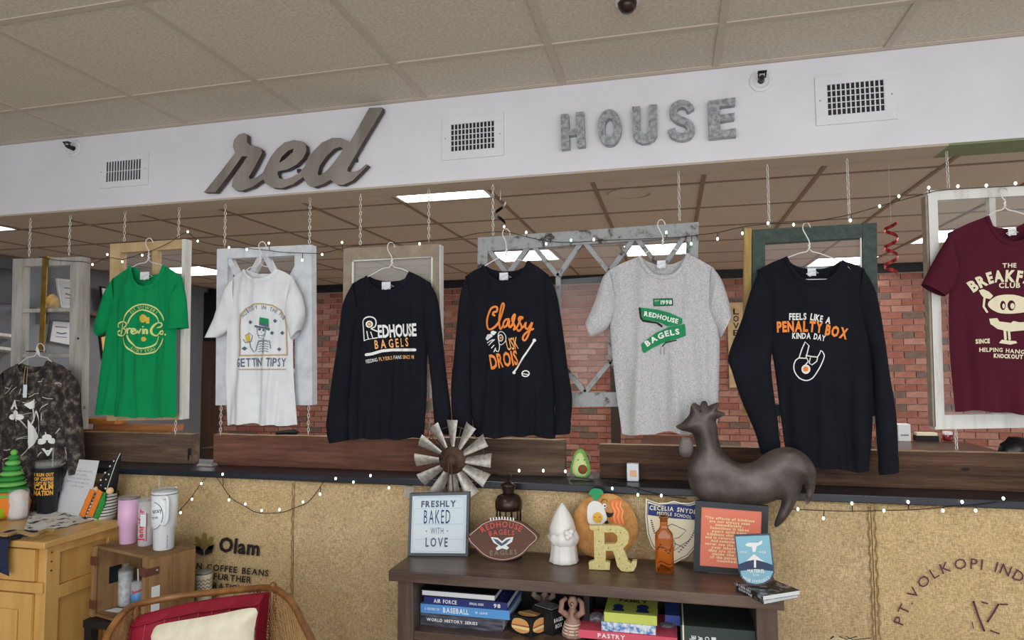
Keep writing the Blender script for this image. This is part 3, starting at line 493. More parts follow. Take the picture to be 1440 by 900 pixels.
# ------------------------------------------------------------ shirts
def cloth(name, c, **k): return mat(name, c, .95, c2=tuple(int(v * .95) for v in c), scale=8, bump=.06, bscale=300, spec=.2, **k)
HEATH = mat('heather_grey_cotton', (206, 206, 208), .95, c2=(160, 160, 164), scale=190, detail=3, bump=.1, lo=.3, hi=.7)
def navy(n): return mat(n, (22, 24, 34), .9, c2=(16, 18, 26), scale=6, bump=.12, bscale=300, spec=.25)
class Shirt: pass
def shirt(label, m, T, Lr, Rr, B, sleeves, hook, joint, group=None, Yc=.012, D=.03, seed=0, cat='shirt', name='t_shirt', fold=1.0, tagpx=None, cuffs=False, collar=None, hookm=None, hang=True):
    shL, nL, sc, nR, shR = [Vector(p) for p in T]; s = Shirt(); s.Y = Yc
    top = P(*((nL + nR) / 2), Yc); bz = P(*B[len(B) // 2], Yc).z; t = thing(name, label, cat, (top.x, Yc, bz), group or 'shirts hung along the old windows'); s.t = t
    def topcurve(k):
        mid = Vector((sc.x, (nL.y + nR.y) / 2 + (sc.y - (nL.y + nR.y) / 2) * k)); w_ = (nR.x - nL.x)
        a = [nL, Vector((nL.x + w_ * .12, nL.y + (mid.y - nL.y) * .55)), Vector((nL.x + w_ * .3, nL.y + (mid.y - nL.y) * .92)), mid, Vector((nR.x - w_ * .3, nR.y + (mid.y - nR.y) * .92)), Vector((nR.x - w_ * .12, nR.y + (mid.y - nR.y) * .55)), nR]
        return a
    def tc(k):
        pts = [shL, shL.lerp(nL, .5) + Vector((0, -1.2)), ] + topcurve(k) + [nR.lerp(shR, .5) + Vector((0, -1.2)), shR]
        def f(u):
            x = shL.x + (shR.x - shL.x) * u
            for a, b in zip(pts, pts[1:]):
                if x <= b.x + 1e-6: return Vector((x, a.y + (b.y - a.y) * (x - a.x) / max(1e-6, b.x - a.x)))
            return pts[-1]
        return f
    LL, RR, BB = sampler(smoothp([shL] + Lr, 4)), sampler(smoothp([shR] + Rr, 4)), sampler(smoothp(B, 4))
    un0, un1 = (nL.x - shL.x) / (shR.x - shL.x), (nR.x - shL.x) / (shR.x - shL.x)
    def sheet(k, sgn):
        TT = tc(k)
        def fn(u, v):
            vv = v ** 1.2; q = TT(u) * (1 - vv) + BB(u) * vv + LL(vv) * (1 - u) + RR(vv) * u - (shL * (1 - u) * (1 - vv) + shR * u * (1 - vv) + BB(0) * (1 - u) * vv + BB(1) * u * vv)
            e = max(0, math.sin(PI * u)) ** .5; nk = max(0, min(1, (u - un0 + .05) / .12)) * max(0, min(1, (un1 + .05 - u) / .12)); k0 = .15 + .75 * nk
            d = D * e * (k0 + (1 - k0) * min(1, vv / .18)); p = P(q.x, q.y, Yc)
            A = fold * (.010 + .038 * vv); fl = A * (noise.noise(Vector((p.x * 13 + seed, vv * 1.1, 0))) + .5 * noise.noise(Vector((p.x * 30, vv * 2 + seed, 3)))) + .004 * fold * noise.noise(Vector((p.x * 9 + p.z * 9, p.z * 6 - p.x * 8, seed)))
            p.y = Yc + sgn * d + fl * min(1, e * 1.3); p.z += .003 * math.sin(p.x * 60 + seed) * vv ** 6; return p
        return fn
    ff, fb_ = sheet(1, -1), sheet(.42, .75)
    front = MB().grid(ff, 56, 64, flip=True); s.bvh = BVHTree.FromPolygons([Vector(v) for v in front.v], front.f)
    front.grid(fb_, 56, 40); front.obj('body', m, t, smooth=True)
    for i, (o_, i_) in enumerate(sleeves):
        O, I = sampler(smoothp(o_, 4)), sampler(smoothp(i_, 4)); nv = 40; n = 18; mb = MB(); vs = []
        for j in range(nv + 1):
            v = j / nv; a, b = O(v), I(v); c = (a + b) / 2; hw = (P(*a, Yc) - P(*b, Yc)).length / 2
            for q in range(n):
                th = 2 * PI * q / n; pp = c + (a - c) * math.cos(th); p = P(pp.x, pp.y, Yc); dS = min(.032, hw * .75)
                cr = fold * .006 * noise.noise(Vector((p.x * 22, p.z * 16 + seed, q * .0 + 5 * i))); p.y = Yc - .004 - dS * math.sin(th) * min(1, .35 + v * 4) + cr * abs(math.sin(th)) ; vs.append(p)
        mb.add(vs, [(j * n + q, (j + 1) * n + q, (j + 1) * n + (q + 1) % n, j * n + (q + 1) % n) for j in range(nv) for q in range(n)]); so = mb.obj('sleeve', m, t, smooth=True)
        if cuffs:
            mb = MB(); vs = []
            for j in range(5):
                v = .93 + .07 * j / 4; a, b = O(v), I(v); c = (a + b) / 2; hw = (P(*a, Yc) - P(*b, Yc)).length / 2
                for q in range(n): th = 2 * PI * q / n; pp = c + (a - c) * math.cos(th) * 1.05; p = P(pp.x, pp.y, Yc); p.y = Yc - .004 - (min(.032, hw * .75) + .003) * math.sin(th); vs.append(p)
            mb.add(vs, [(j * n + q, (j + 1) * n + q, (j + 1) * n + (q + 1) % n, j * n + (q + 1) % n) for j in range(4) for q in range(n)]); mb.obj('cuff', m, so, smooth=True)
    def fn(x, y):
        p = P(x, y, Yc - D); h = s.bvh.ray_cast(Vector((p.x, -1.5, p.z)), Vector((0, 1, 0))); return Vector((p.x, (h[0].y if h[0] else Yc - D * .7) - .0036, p.z))
    s.fn = fn
    crv = smoothp(topcurve(1), 3); w_ = 5.2
    def band(u, v):
        k = u * (len(crv) - 1); i = min(int(k), len(crv) - 2); q = crv[i].lerp(crv[i + 1], k - i); tt = (crv[min(i + 2, len(crv) - 1)] - crv[max(i - 1, 0)]).normalized(); q = q + Vector((-tt.y, tt.x)) * (w_ * v - .3); p = P(q.x, q.y, Yc); uu = (q.x - shL.x) / (shR.x - shL.x)
        z = ff(uu, 0 if v < .3 else .06); p.y = z.y - .003 - .002 * math.sin(PI * v); return p
    MB().grid(band, 36, 4, flip=True).obj('collar', collar or m, t, smooth=True)
    if tagpx:
        x, y = tagpx; yb = Yc + D * .3; a, b = P(x - 6, y - 5, yb), P(x + 6, y + 5, yb)
        MB().box(a.x, b.x, yb - .008, yb - .006, b.z, a.z).obj('neck_tag', M['paper'], t)
        MB().tube([P(x + dx, y + dy, yb - .012) for dx, dy in ((-7, 2), (-2, 6), (4, 2), (10, 1), (3, -3), (-7, 2))], .0012, 5).obj('tag_string', M['wire'], t)
    if hang:
        hx, hy = hook; jx, jy = joint; Yh = Yc
        h = thing('wire_hanger', 'white wire hanger holding the ' + ' '.join(label.split()[:10]), 'hanger', P(jx, jy, Yh), 'wire hangers holding the shirts')
        pts = [(hx + 5, hy + 7, .045), (hx + 5, hy, .04), (hx + 1, hy - 5, .03), (hx - 4, hy - 3, .015), (hx - 5, hy + 4, .0), (hx - 1, hy + 12, 0), (jx, jy - 10, 0), (jx, jy, 0)]
        pp = [P(a, b, Yh + c_) for a, b, c_ in pts]; MB().tube(smoothp(pp, 3), .0023, 6).obj('hook', M['wire'], h, smooth=True)
        aL = [(jx, jy), (jx - 4, jy + 4), (jx - 14, jy + 6)] + [((nL.x - 4), (nL.y + 3)), (shL.x + 10, shL.y + 14)]; aR = [(jx, jy), (jx + 4, jy + 4), (jx + 14, jy + 6)] + [((nR.x + 4), (nR.y + 3)), (shR.x - 10, shR.y + 14)]
        MB().tube([P(a, b, Yh) for a, b in aL], .0023, 6).tube([P(a, b, Yh) for a, b in aR], .0023, 6).tube([P(*aL[-1], Yh), P(*aR[-1], Yh)], .002, 6).obj('shoulder_wire', M['wire'], h, smooth=True)
        MB().tube([P(jx + math.sin(k) * 1.5, jy - 8 + k * .7, Yh) for k in range(12)], .0022, 5).obj('twist', M['wire'], h)
    return s
# green
g = shirt('kelly green t-shirt printed with a pale oval brewing badge', cloth('kelly_green_cotton', (12, 142, 84)), [(158, 392), (187, 374), (207, 403), (231, 373), (257, 391)], [(154, 430), (149, 468), (141, 520), (134, 582)], [(254, 430), (248, 470), (248, 520), (248, 586)], [(134, 582), (170, 585), (210, 587), (248, 586)],
    [([(160, 391), (150, 412), (141, 440), (133, 463)], [(163, 425), (156, 450), (151, 466), (139, 473)]), ([(255, 390), (260, 410), (263, 435), (265, 461)], [(240, 420), (238, 440), (237, 455), (234, 464)])], (210, 340), (209, 365), seed=1, tagpx=(205, 388))
k1 = Ink(); E2 = lambda cx, cy, rx, ry, a0, a1, n=24: [(cx + rx * math.cos(math.radians(a0 + (a1 - a0) * i / n)), cy + ry * math.sin(math.radians(a0 + (a1 - a0) * i / n))) for i in range(n + 1)]
for rx, ry in ((28, 35), (20, 27)): k1.stroke(E2(202, 463, rx, ry, 198, 338), 2); k1.stroke(E2(202, 463, rx, ry, 22, 160), 2)
K10 = lambda l: [(150 + x / 10, 420 + y / 10) for x, y in l]
for l in ([(165, 400), (160, 360), (200, 330), (260, 325), (305, 350), (300, 390), (240, 420), (290, 430), (305, 470), (270, 515), (200, 520), (155, 500), (150, 470), (180, 450)], [(235, 350), (220, 420), (200, 490)], [(322, 420), (332, 492)], [(330, 455), (348, 422), (372, 425)], [(378, 465), (412, 450), (405, 424), (384, 430), (376, 470), (395, 495), (422, 484)], [(428, 430), (440, 490), (462, 450), (475, 490), (505, 430)], [(535, 430), (533, 492)], [(552, 492), (555, 438), (578, 440), (580, 492)], [(680, 405), (735, 395), (755, 360), (720, 335), (660, 350), (618, 420), (620, 490), (655, 520), (700, 500), (730, 470), (760, 450), (782, 475), (760, 500), (732, 490), (735, 460)]): k1.stroke(K10(l), 2.1, smooth=3)
k1.disc((203.7, 459.5), 1.2).disc((232, 470.5), 1.4)
k1.text('EST BREWERY', E2(202, 463, 22, 29, 228, 312, 10), 4, .0, .2); k1.text('LUCKY YOU', list(reversed(E2(202, 463, 26, 33, 60, 125, 10))), 4, 0, .2)
k1.lay('print', M['lime'], g.t, g.fn, .012 * 300)
Ink().disc((203, 448), 5, 12, 6).disc((204, 477), 3.5, 8).poly([(207, 446), (210, 446), (210, 455), (207, 455)]).lay('print', M['gold'], g.t, g.fn, 4)
# white
wh = shirt('white t-shirt printed with a skeleton in a green top hat', cloth('white_cotton', (226, 230, 233)), [(327, 391), (347, 379), (362, 393), (389, 378), (414, 391)], [(322, 430), (319, 472), (317, 530), (320, 598)], [(416, 430), (412, 477), (413, 530), (418, 598)], [(320, 598), (350, 595), (380, 597), (418, 598)],
    [([(329, 390), (317, 408), (304, 444), (290, 475)], [(332, 440), (324, 455), (319, 466), (308, 474)]), ([(412, 390), (424, 413), (429, 440), (423, 464)], [(402, 430), (404, 450), (407, 465), (411, 478)])], (369, 345), (366, 370), seed=4, fold=1.2)
A_ = [(337, 500), (336.5, 460), (338, 443), (345, 434), (358, 428), (367, 427), (380, 429), (392, 436), (399, 446), (400, 460), (400, 498)]
Ink().stroke(A_, 1.8).stroke([(337, 500), (400, 499)], 1.8).stroke([(337, 519.5), (398, 519.5)], 1.6).lay('print', M['tanp'], wh.t, wh.fn, 4)
kk = Ink().text('NOBODY IN THE PUB', smoothp([(341, 447), (348, 440), (357, 436), (367, 434.5), (378, 437), (388, 442), (396, 450)], 3), 5.5, 0, .2).text("GETTIN'", [(332, 516), (368, 515)], 12, .01, .12).text('TIPSY', [(373, 515), (398, 515.5)], 12, .01, .12)
for x, y in ((351, 453), (384, 451), (379, 468), (394, 468), (342, 490), (389, 491)):
    for dx, dy in ((1.4, 0), (-1.4, 0), (0, 1.4), (0, -1.4)): kk.disc((x + dx, y + dy), 1.3, 8)
kk.poly([(357, 457), (376, 461), (376, 464), (373, 463), (357, 460)]); kk.poly([(363, 453), (375, 456), (375, 460), (363, 457)])
kk.disc((363, 463), 1.7).disc((368, 464), 1.7).disc((365, 467), .6).stroke([(361, 471), (366, 472), (370, 470)], .8).stroke([(360, 460), (360, 469), (362, 475), (368, 476), (370, 470), (371, 463)], .7).stroke([(368, 476), (368, 497)], 1)
for i in range(5): kk.stroke([(361, 481 + i * 3.4), (365, 479.5 + i * 3.4), (368, 481 + i * 3.4)], .8).stroke([(375, 481 + i * 3.4), (371, 479.5 + i * 3.4), (368, 481 + i * 3.4)], .8)
kk.stroke([(361, 479), (368, 478), (376, 479), (378, 490)], .9).stroke([(361, 480), (357, 492), (353, 495), (350, 488), (349, 480)], 1).stroke([(341, 477), (343, 482), (351, 480), (353, 472), (349, 468), (343, 472)], .8)
kk.lay('print', M['inkg'], wh.t, wh.fn, 4)
Ink().poly([(364, 446), (375, 448), (375, 456), (363, 453)]).poly([(370, 459), (376, 461), (375, 465), (371, 463)]).lay('print', M['greenp'], wh.t, wh.fn, 4); Ink().poly([(343, 471), (349, 470), (350, 480), (344, 481)]).lay('print', M['gold'], wh.t, wh.fn, 4)
# first black long sleeve
b1 = shirt('black long-sleeved shirt with white and orange bagel shop lettering and a long white underline', navy('black_cotton_a'), [(495, 399), (518, 388), (545, 409), (577, 382), (607, 399)], [(493, 440), (490, 489), (487, 550), (489, 618)], [(604, 440), (601, 500), (600, 560), (596, 615)], [(489, 618), (520, 616), (560, 617), (596, 615)],
    [([(497, 398), (484, 425), (478, 470), (469, 527), (463, 572), (460, 600), (465, 623)], [(505, 440), (498, 481), (494, 540), (491, 580), (490, 619)]), ([(605, 398), (616, 421), (622, 470), (628, 527), (633, 564), (635, 590), (632, 611)], [(592, 440), (600, 481), (606, 527), (610, 575), (612, 607)])], (550, 346), (551, 372), seed=9, cuffs=True, tagpx=(544, 402))
k = Ink().text('EDHOUSE', [(532, 474.5), (586, 472)], 17, .035, .04).stroke([(513, 479), (512, 462), (511, 452), (515, 447), (521, 445.5), (527, 448), (529, 454), (527, 460), (522, 462), (531, 466)], 1.8, smooth=2).stroke([(513, 479), (519, 477), (517, 466)], 1.3).stroke([(519, 477), (525, 476), (522, 467)], 1.3).stroke([(525, 476), (531, 475)], 1.5).ring((520, 456), 3.6, 4, 2)
k.stroke([(515, 499), (524, 497.5), (537, 493.5), (550, 492), (584, 492)], 4); k.text('FEEDING', [(515, 511), (531, 508)], 5, .01, .1).text('FANS', [(552, 505), (564, 504.5)], 5, .01, .1); k.lay('print', M['whitep'], b1.t, b1.fn, 4)
Ink().disc((520, 456), 2).text('BAGELS', [(528, 490.5), (574, 486.5)], 12, .02, .35).text('FLYERS', [(533, 507.5), (550, 505.5)], 5, .01, .1).text('SINCE 98', [(566, 504.5), (583, 504.5)], 5, .01, .1).lay('print', M['amberp'], b1.t, b1.fn, 4)
# second black long sleeve
b2 = shirt('black long-sleeved shirt with orange cursive word Classy and a hockey stick', navy('black_cotton_b'), [(654, 389), (682, 373), (711, 396), (743, 367), (772, 387)], [(657, 440), (660, 500), (661, 560), (668, 614)], [(775, 430), (778, 490), (780, 550), (781, 617)], [(668, 614), (700, 615), (740, 612), (781, 617)],
    [([(656, 388), (648, 413), (643, 459), (639, 504), (635, 545), (637, 590), (641, 613)], [(668, 440), (664, 490), (663, 540), (664, 585), (667, 613)]), ([(770, 386), (783, 413), (792, 465), (799, 520), (805, 562), (801, 610)], [(765, 440), (772, 490), (778, 534), (781, 570), (780, 611)])], (712, 327), (712, 358), seed=15, cuffs=True, tagpx=(709, 389))
def K5(l): return [(670 + x / 7.5, 420 + y / 7.5) for x, y in l]
k = Ink(); 
for l in ([(185, 175), (170, 165), (180, 140), (205, 135), (215, 100), (195, 82), (150, 105), (115, 180), (100, 250), (110, 310), (150, 320), (210, 270), (260, 180), (292, 80), (285, 50), (265, 70), (240, 170), (232, 260), (245, 320), (280, 280)], [(340, 215), (305, 225), (280, 270), (290, 300), (320, 280), (345, 220), (340, 280), (355, 300), (380, 260), (400, 180), (395, 165), (375, 210), (385, 260), (400, 300), (385, 325), (420, 300), (450, 240), (475, 190), (485, 210), (455, 190), (440, 220), (465, 270), (475, 310), (445, 340), (425, 325)], [(475, 310), (500, 290), (520, 250), (515, 300), (540, 320), (575, 275), (590, 250), (570, 320), (540, 400), (510, 440), (490, 425), (500, 385), (550, 340), (600, 320)]): k.stroke(K5(l), 2.9, smooth=3)
k.text('DROIS', [(689.5, 519), (728.5, 512)], 20, .03, .06).lay('print', M['orange'], b2.t, b2.fn, 4)
k = Ink().text('USK', K5([(320, 545), (440, 525)]), 17, .01, .05); k.lay('print', M['amberp'], b2.t, b2.fn, 4)
k = Ink().stroke(K5([(385, 780), (430, 720), (500, 610), (570, 510), (608, 450)]), 2.6).disc(K5([(390, 780)])[0], 2.2).disc(K5([(612, 440)])[0], 2.4).ring(K5([(522, 790)])[0], 5, 4, 1.6).stroke(K5([(490, 790), (550, 800)]), 1.2)
k.stroke(K5([(190, 540), (215, 560), (230, 500), (215, 400), (230, 350), (270, 350), (305, 390), (300, 450), (255, 485), (235, 480)]), 1.1, smooth=2).ring(K5([(245, 412)])[0], 3.6, 4.4, 1.5)
for a, b in (((175, 560), (190, 520)), ((150, 520), (175, 490)), ((120, 490), (180, 430)), ((100, 465), (165, 430))): k.stroke(K5([a, b]), 1.3)
k.poly(K5([(78, 420), (100, 375), (140, 370), (165, 395), (100, 440)])); k.poly(K5([(140, 350), (165, 335), (205, 350), (175, 385), (150, 380)])); k.lay('print', M['whitep'], b2.t, b2.fn, 4)
Ink().disc(K5([(245, 412)])[0], 2).lay('print', M['orange'], b2.t, b2.fn, 4)
# grey
gy = shirt('heather grey t-shirt printed with two green street signs', HEATH, [(854, 381), (901, 360), (933, 389), (966, 357), (1004, 377)], [(857, 420), (859, 473), (866, 547), (875, 610)], [(1009, 430), (1012, 477), (1011, 540), (1008, 607)], [(875, 610), (905, 611), (935, 606), (970, 609), (1008, 606)],
    [([(857, 380), (847, 392), (836, 425), (823, 454)], [(868, 430), (860, 452), (850, 465), (832, 474)]), ([(1001, 375), (1014, 392), (1024, 420), (1029, 444)], [(995, 430), (1002, 450), (1009, 462), (1013, 476)])], (930, 314), (932, 343), seed=21, fold=.9, tagpx=(930, 372))
K6 = lambda l: [(885 + x / 10, 410 + y / 10) for x, y in l]
Ink().poly(K6([(130, 225), (160, 225), (170, 350), (200, 395), (400, 430), (470, 480), (460, 510), (380, 450), (190, 425), (150, 380)])).stroke(K6([(465, 770), (510, 720), (660, 685)]), 1.6).stroke(K6([(440, 780), (440, 890)]), .5).stroke(K6([(490, 780), (490, 890)]), .5).poly(K6([(335, 100), (610, 95), (615, 200), (340, 205)])).lay('print', M['ink'], gy.t, gy.fn, 4)
off = lambda f, d: (lambda x, y: f(x, y) + Vector((0, -d, 0)))
Ink().poly(K6([(155, 225), (400, 255), (560, 300), (745, 380), (740, 450), (640, 480), (540, 490), (400, 420), (190, 395)])).poly(K6([(165, 740), (370, 580), (560, 500), (780, 455), (795, 620), (690, 660), (480, 720), (330, 790), (215, 865), (185, 840)])).poly(K6([(345, 110), (600, 105), (602, 190), (350, 195)])).lay('print', M['greenp'], gy.t, off(gy.fn, .001), 4)
Ink().text('REDHOUSE', K6([(205, 340), (330, 360), (450, 390), (560, 425), (680, 450)]), 6.2, .04, .08).text('BAGELS', K6([(250, 775), (380, 690), (520, 630), (710, 595)]), 7.5, .04, .12).text('1998', K6([(440, 180), (600, 180)]), 5.5, .03, .08).text('EST', K6([(360, 140), (420, 138)]), 2, .0, .1).lay('print', M['whitep'], gy.t, off(gy.fn, .002), 4)
# third black long sleeve
b3 = shirt('black long-sleeved shirt with orange penalty box lettering and horned hand', navy('black_cotton_c'), [(1064, 380), (1106, 361), (1144, 397), (1183, 366), (1216, 378)], [(1072, 430), (1088, 510), (1097, 580), (1106, 645)], [(1226, 440), (1228, 520), (1227, 600), (1222, 663)], [(1106, 645), (1145, 656), (1185, 660), (1222, 663)],
    [([(1068, 379), (1055, 410), (1042, 452), (1024, 500), (1029, 522), (1042, 562), (1060, 604), (1071, 638)], [(1092, 430), (1088, 480), (1084, 510), (1088, 553), (1094, 595), (1097, 632)]), ([(1213, 378), (1231, 410), (1243, 475), (1251, 530), (1260, 587), (1263, 663)], [(1205, 430), (1224, 500), (1229, 553), (1231, 600), (1236, 667)])], (1134, 318), (1138, 350), seed=30, cuffs=True, tagpx=(1141, 383))
K7 = lambda l: [(1080 + x / 8.18, 430 + y / 8.18) for x, y in l]
Ink().text('FEELS LIKE A', K7([(245, 160), (460, 160), (600, 185), (715, 208)]), 9, .035, .08).text('KINDA DAY', K7([(280, 375), (500, 380), (655, 408)]), 8, .035, .08).stroke(K7([(360, 600), (390, 500), (425, 415), (465, 460), (435, 600)]), 1.6).stroke(K7([(360, 600), (445, 605), (460, 640), (430, 680)]), 1.6).stroke(K7([(435, 570), (560, 590), (600, 515), (640, 560), (630, 620), (540, 790), (490, 845), (430, 860), (360, 830), (310, 760), (300, 690), (320, 630), (360, 600)]), 1.6, smooth=2).stroke(K7([(480, 600), (470, 660), (500, 680), (550, 640), (560, 600)]), 1.4).disc(K7([(435, 730)])[0], 6, 16, 6.6).lay('print', M['whitep'], b3.t, b3.fn, 4)
Ink().text('PENALTY', K7([(105, 300), (300, 292), (460, 294), (620, 310)]), 14, .05, .06).text('BOX', K7([(650, 328), (760, 350), (905, 382)]), 14, .05, .06).disc(K7([(432, 728)])[0], 3.6).lay('print', M['orange'], b3.t, off(b3.fn, .0015), 4)
# maroon
mr = shirt('maroon t-shirt printed with a cream cartoon bagel sandwich', cloth('maroon_cotton', (82, 28, 44)), [(1332, 328), (1388, 304), (1420, 342), (1452, 303), (1508, 325)], [(1336, 381), (1334, 425), (1335, 489), (1343, 578)], [(1505, 380), (1504, 440), (1503, 500), (1500, 584)], [(1343, 578), (1390, 578), (1440, 583), (1500, 584)],
    [([(1336, 326), (1315, 362), (1305, 380), (1295, 400)], [(1350, 380), (1345, 395), (1342, 405), (1328, 417)]), ([(1505, 324), (1522, 360), (1535, 380), (1545, 400)], [(1490, 380), (1495, 400), (1500, 410), (1512, 417)])], (1412, 268), (1413, 291), seed=41, fold=.6, tagpx=(1422, 326))
K8 = lambda l: [(1340 + x / 5.29, 350 + y / 5.29) for x, y in l]
k = Ink().text('THE', K8([(372, 138), (470, 138)]), 6, .03, .12).text('CLUB', K8([(348, 288), (502, 288)]), 7, .03, .12).text('BREAKFAST', smoothp(K8([(150, 322), (240, 270), (330, 243), (420, 240), (520, 250), (620, 290), (690, 340)]), 3), 15, .05, .06)
k.poly(smoothp(K8([(255, 420), (270, 385), (330, 350), (420, 338), (500, 350), (580, 385), (620, 430), (560, 465), (460, 480), (360, 478), (290, 455)]), 3, True), [ell(*K8([(377, 420)])[0], 4, 6.6, 14), ell(*K8([(441, 420)])[0], 5.6, 7.4, 14)])
k.poly(K8([(265, 520), (330, 515), (350, 540), (400, 545), (440, 550), (460, 535), (500, 545), (600, 540), (640, 525), (620, 570), (540, 605), (430, 615), (330, 595), (275, 560)]))
k.disc(K8([(382, 424)])[0], 1.9, 12, 3.6).disc(K8([(450, 424)])[0], 3, 12, 4.2).stroke(K8([(250, 470), (225, 430), (230, 370)]), 3).poly(K8([(190, 310), (220, 300), (260, 320), (295, 350), (270, 375), (225, 365), (205, 340)])).stroke(K8([(392, 605), (398, 670)]), 4).stroke(K8([(425, 605), (432, 670)]), 4).poly(K8([(345, 700), (370, 675), (415, 680), (480, 685), (488, 700), (440, 712)]))
k.text('SINCE', K8([(162, 705), (272, 700)]), 6, .05, .08).text('HELPING HANGOVERS', K8([(185, 765), (350, 765), (520, 780), (700, 790)]), 5.5, .03, .1).text('KNOCKOUT BAGELS', K8([(300, 808), (680, 825)]), 5.5, .05, .06).lay('print', M['creamp'], mr.t, mr.fn, 4)
# camouflage
CAM = mat('woodland_camouflage', (34, 32, 34), .95, c2=(126, 118, 108), c3=(66, 58, 54), scale=30, detail=7, bump=.2, lo=.4, hi=.66)
cm = shirt('camouflage long-sleeved shirt with white playing card ace and duck print', CAM, [(2, 524), (28, 511), (46, 525), (70, 507), (100, 522)], [(-4, 580), (-4, 640), (-2, 712)], [(97, 580), (97, 640), (97, 712)], [(-2, 712), (45, 716), (97, 712)],
    [([(5, 523), (-14, 545), (-24, 600), (-28, 660), (-24, 705)], [(12, 560), (2, 600), (0, 650), (-2, 705)]), ([(97, 521), (111, 540), (114, 587), (117, 630), (119, 665)], [(84, 570), (92, 600), (97, 630), (100, 668)])], (57, 488), (52, 497), seed=50, Yc=-.035, group='shirts hung along the old windows')
k = Ink(); random.seed(3)
for i in range(46):
    x, y = random.uniform(2, 95), random.uniform(535, 690); a = random.uniform(-.9, .9) + (PI / 2 if random.random() < .4 else 0); L_ = random.uniform(5, 16)
    k.stroke([(x, y), (x + L_ * .5 * math.cos(a), y + L_ * .5 * math.sin(a) + random.uniform(-2, 2)), (x + L_ * math.cos(a), y + L_ * math.sin(a))], random.uniform(.5, 1.3))
k.lay('twig_print', mat('twig_print_ink', (196, 190, 184), .95), cm.t, cm.fn, 5)
K9 = lambda l: [(x / 4.5, 480 + y / 4.5) for x, y in l]
k = Ink().text('A', K9([(80, 425), (132, 425)]), 12, .04, 0); 
for cx, cy in ((115, 470), (290, 625)):
    for dx, dy in ((0, -18), (-22, 8), (22, 8)): k.disc(K9([(cx + dx, cy + dy)])[0], 4.2)
    k.stroke(K9([(cx, cy), (cx + (8 if cy < 500 else -4), cy + (32 if cy < 500 else -48))]), 1.2)
k.text('A', K9([(312, 680), (268, 680)]), 10, .04, 0).poly(K9([(170, 495), (190, 530), (215, 560), (235, 600), (215, 640), (165, 685), (160, 640), (165, 560)])).stroke(K9([(190, 520), (215, 470), (225, 440), (245, 500), (255, 560), (235, 610)]), 2, smooth=2).stroke(K9([(210, 370), (200, 420), (205, 500)]), 2).poly(K9([(160, 400), (210, 370), (215, 420), (185, 430)])).lay('print', M['whitep'], cm.t, off(cm.fn, .001), 4)
cubo('price_tag', M['paper'], cm.t, P(33, 550, -.08).x, P(38, 550, -.08).x, -.082, -.08, P(35, 559, -.08).z, P(35, 541, -.08).z); MB().tube([P(x, y, -.078) for x, y in ((33, 542), (34, 525), (36, 515), (39, 516), (38, 530), (37, 542))], .001, 5).obj('tag_string', M['f_tan'], cm.t)
# brass strap on the first window
bs = thing('brass_strap', 'brass over-door strap hooked on the grey window above the camouflage shirt', 'hook', P(60, 430, .04), None)
a, b = P(57, 362, .04), P(64, 492, .04); a.x, b.x = P(57, 427, .04).x, P(64, 427, .04).x; MB().box(a.x, b.x, .040, .044, b.z, a.z).box(a.x, b.x, .040, YF + TF + .006, a.z, a.z + .004).obj('strap', M['brass'], bs); q = P(60, 494, .03); MB().box(q.x - .02, q.x + .012, -.04, .04, q.z - .004, q.z + .002).obj('clip', M['rust'], bs)

# ------------------------------------------------------------ string lights
def lights(label, path, bulbs, Y, drop=True):
    t = thing('string_lights', label, 'string lights', P(*path[0], Y), 'green and white fairy light strings'); MB().tube(smoothp([P(x, y, Y + .002 * math.sin(i * 2.3)) for i, (x, y) in enumerate(path)], 3), .0016, 5).obj('cable', M['cable'], t)
    for x, y, *c in bulbs:
        q = P(x, y, Y - .004); d = min(path, key=lambda p: abs(p[0] - x) + abs(p[1] - y)); ds = Vector((d[0] - x, d[1] - y)); n = 1
        MB().lathe([(.001, -.006), (.0035, -.004), (.0048, 0), (.0038, .004), (.0022, .006)], q, 10).obj('bulb', M['bulbg'] if c else M['bulb'], t, smooth=True)
        yy = np.interp(x, [p[0] for p in path], [p[1] for p in path]); w_ = P(x + 1, yy, Y); MB().tube([w_, q.lerp(w_, .3)], .0018, 5).obj('bulb_stem', M['cable'], t)
lights('fairy lights draped along the tops of the hanging windows', [(56, 361), (78, 366), (118, 368), (130, 371), (152, 362), (172, 365), (195, 358), (215, 352), (240, 340), (262, 327), (278, 338), (300, 344), (317, 346), (345, 349), (375, 352), (400, 355), (430, 356), (452, 356), (480, 350), (500, 346), (560, 342), (600, 338), (640, 335), (672, 328), (710, 326), (740, 333), (770, 339), (800, 341), (850, 338), (905, 336), (960, 333), (985, 330), (1010, 327), (1045, 319), (1080, 315), (1130, 313), (1190, 303), (1240, 289), (1300, 273), (1330, 267), (1440, 261), (1500, 258)],
    [(130, 372), (151, 358), (172, 368), (200, 359), (264, 326), (278, 339, 1), (322, 348), (347, 351), (378, 342), (425, 366, 1), (453, 358), (481, 341), (590, 343), (709, 319), (740, 327), (768, 343), (803, 338, 1), (835, 337), (937, 327, 1), (972, 343, 1), (1009, 336), (1044, 328, 1), (1080, 314), (1116, 316, 1), (1196, 310), (1237, 290, 1), (1264, 276), (1306, 264), (1347, 262), (1387, 261), (1428, 258)], -.03 + .062)
lights('fairy lights looped in a low swag over the left burlap', [(236, 732), (254, 716), (270, 698), (284, 678), (297, 666), (308, 676), (325, 700), (345, 712), (362, 721), (395, 721), (415, 714), (432, 707), (447, 690), (458, 673), (468, 668), (490, 670), (520, 676), (550, 680), (580, 683)], [(240, 738), (254, 721), (270, 702), (283, 680), (313, 667), (322, 703, 1), (345, 709), (368, 718), (393, 717), (426, 706, 1), (450, 695), (472, 673), (497, 678, 1), (521, 669), (547, 686)], -.018)
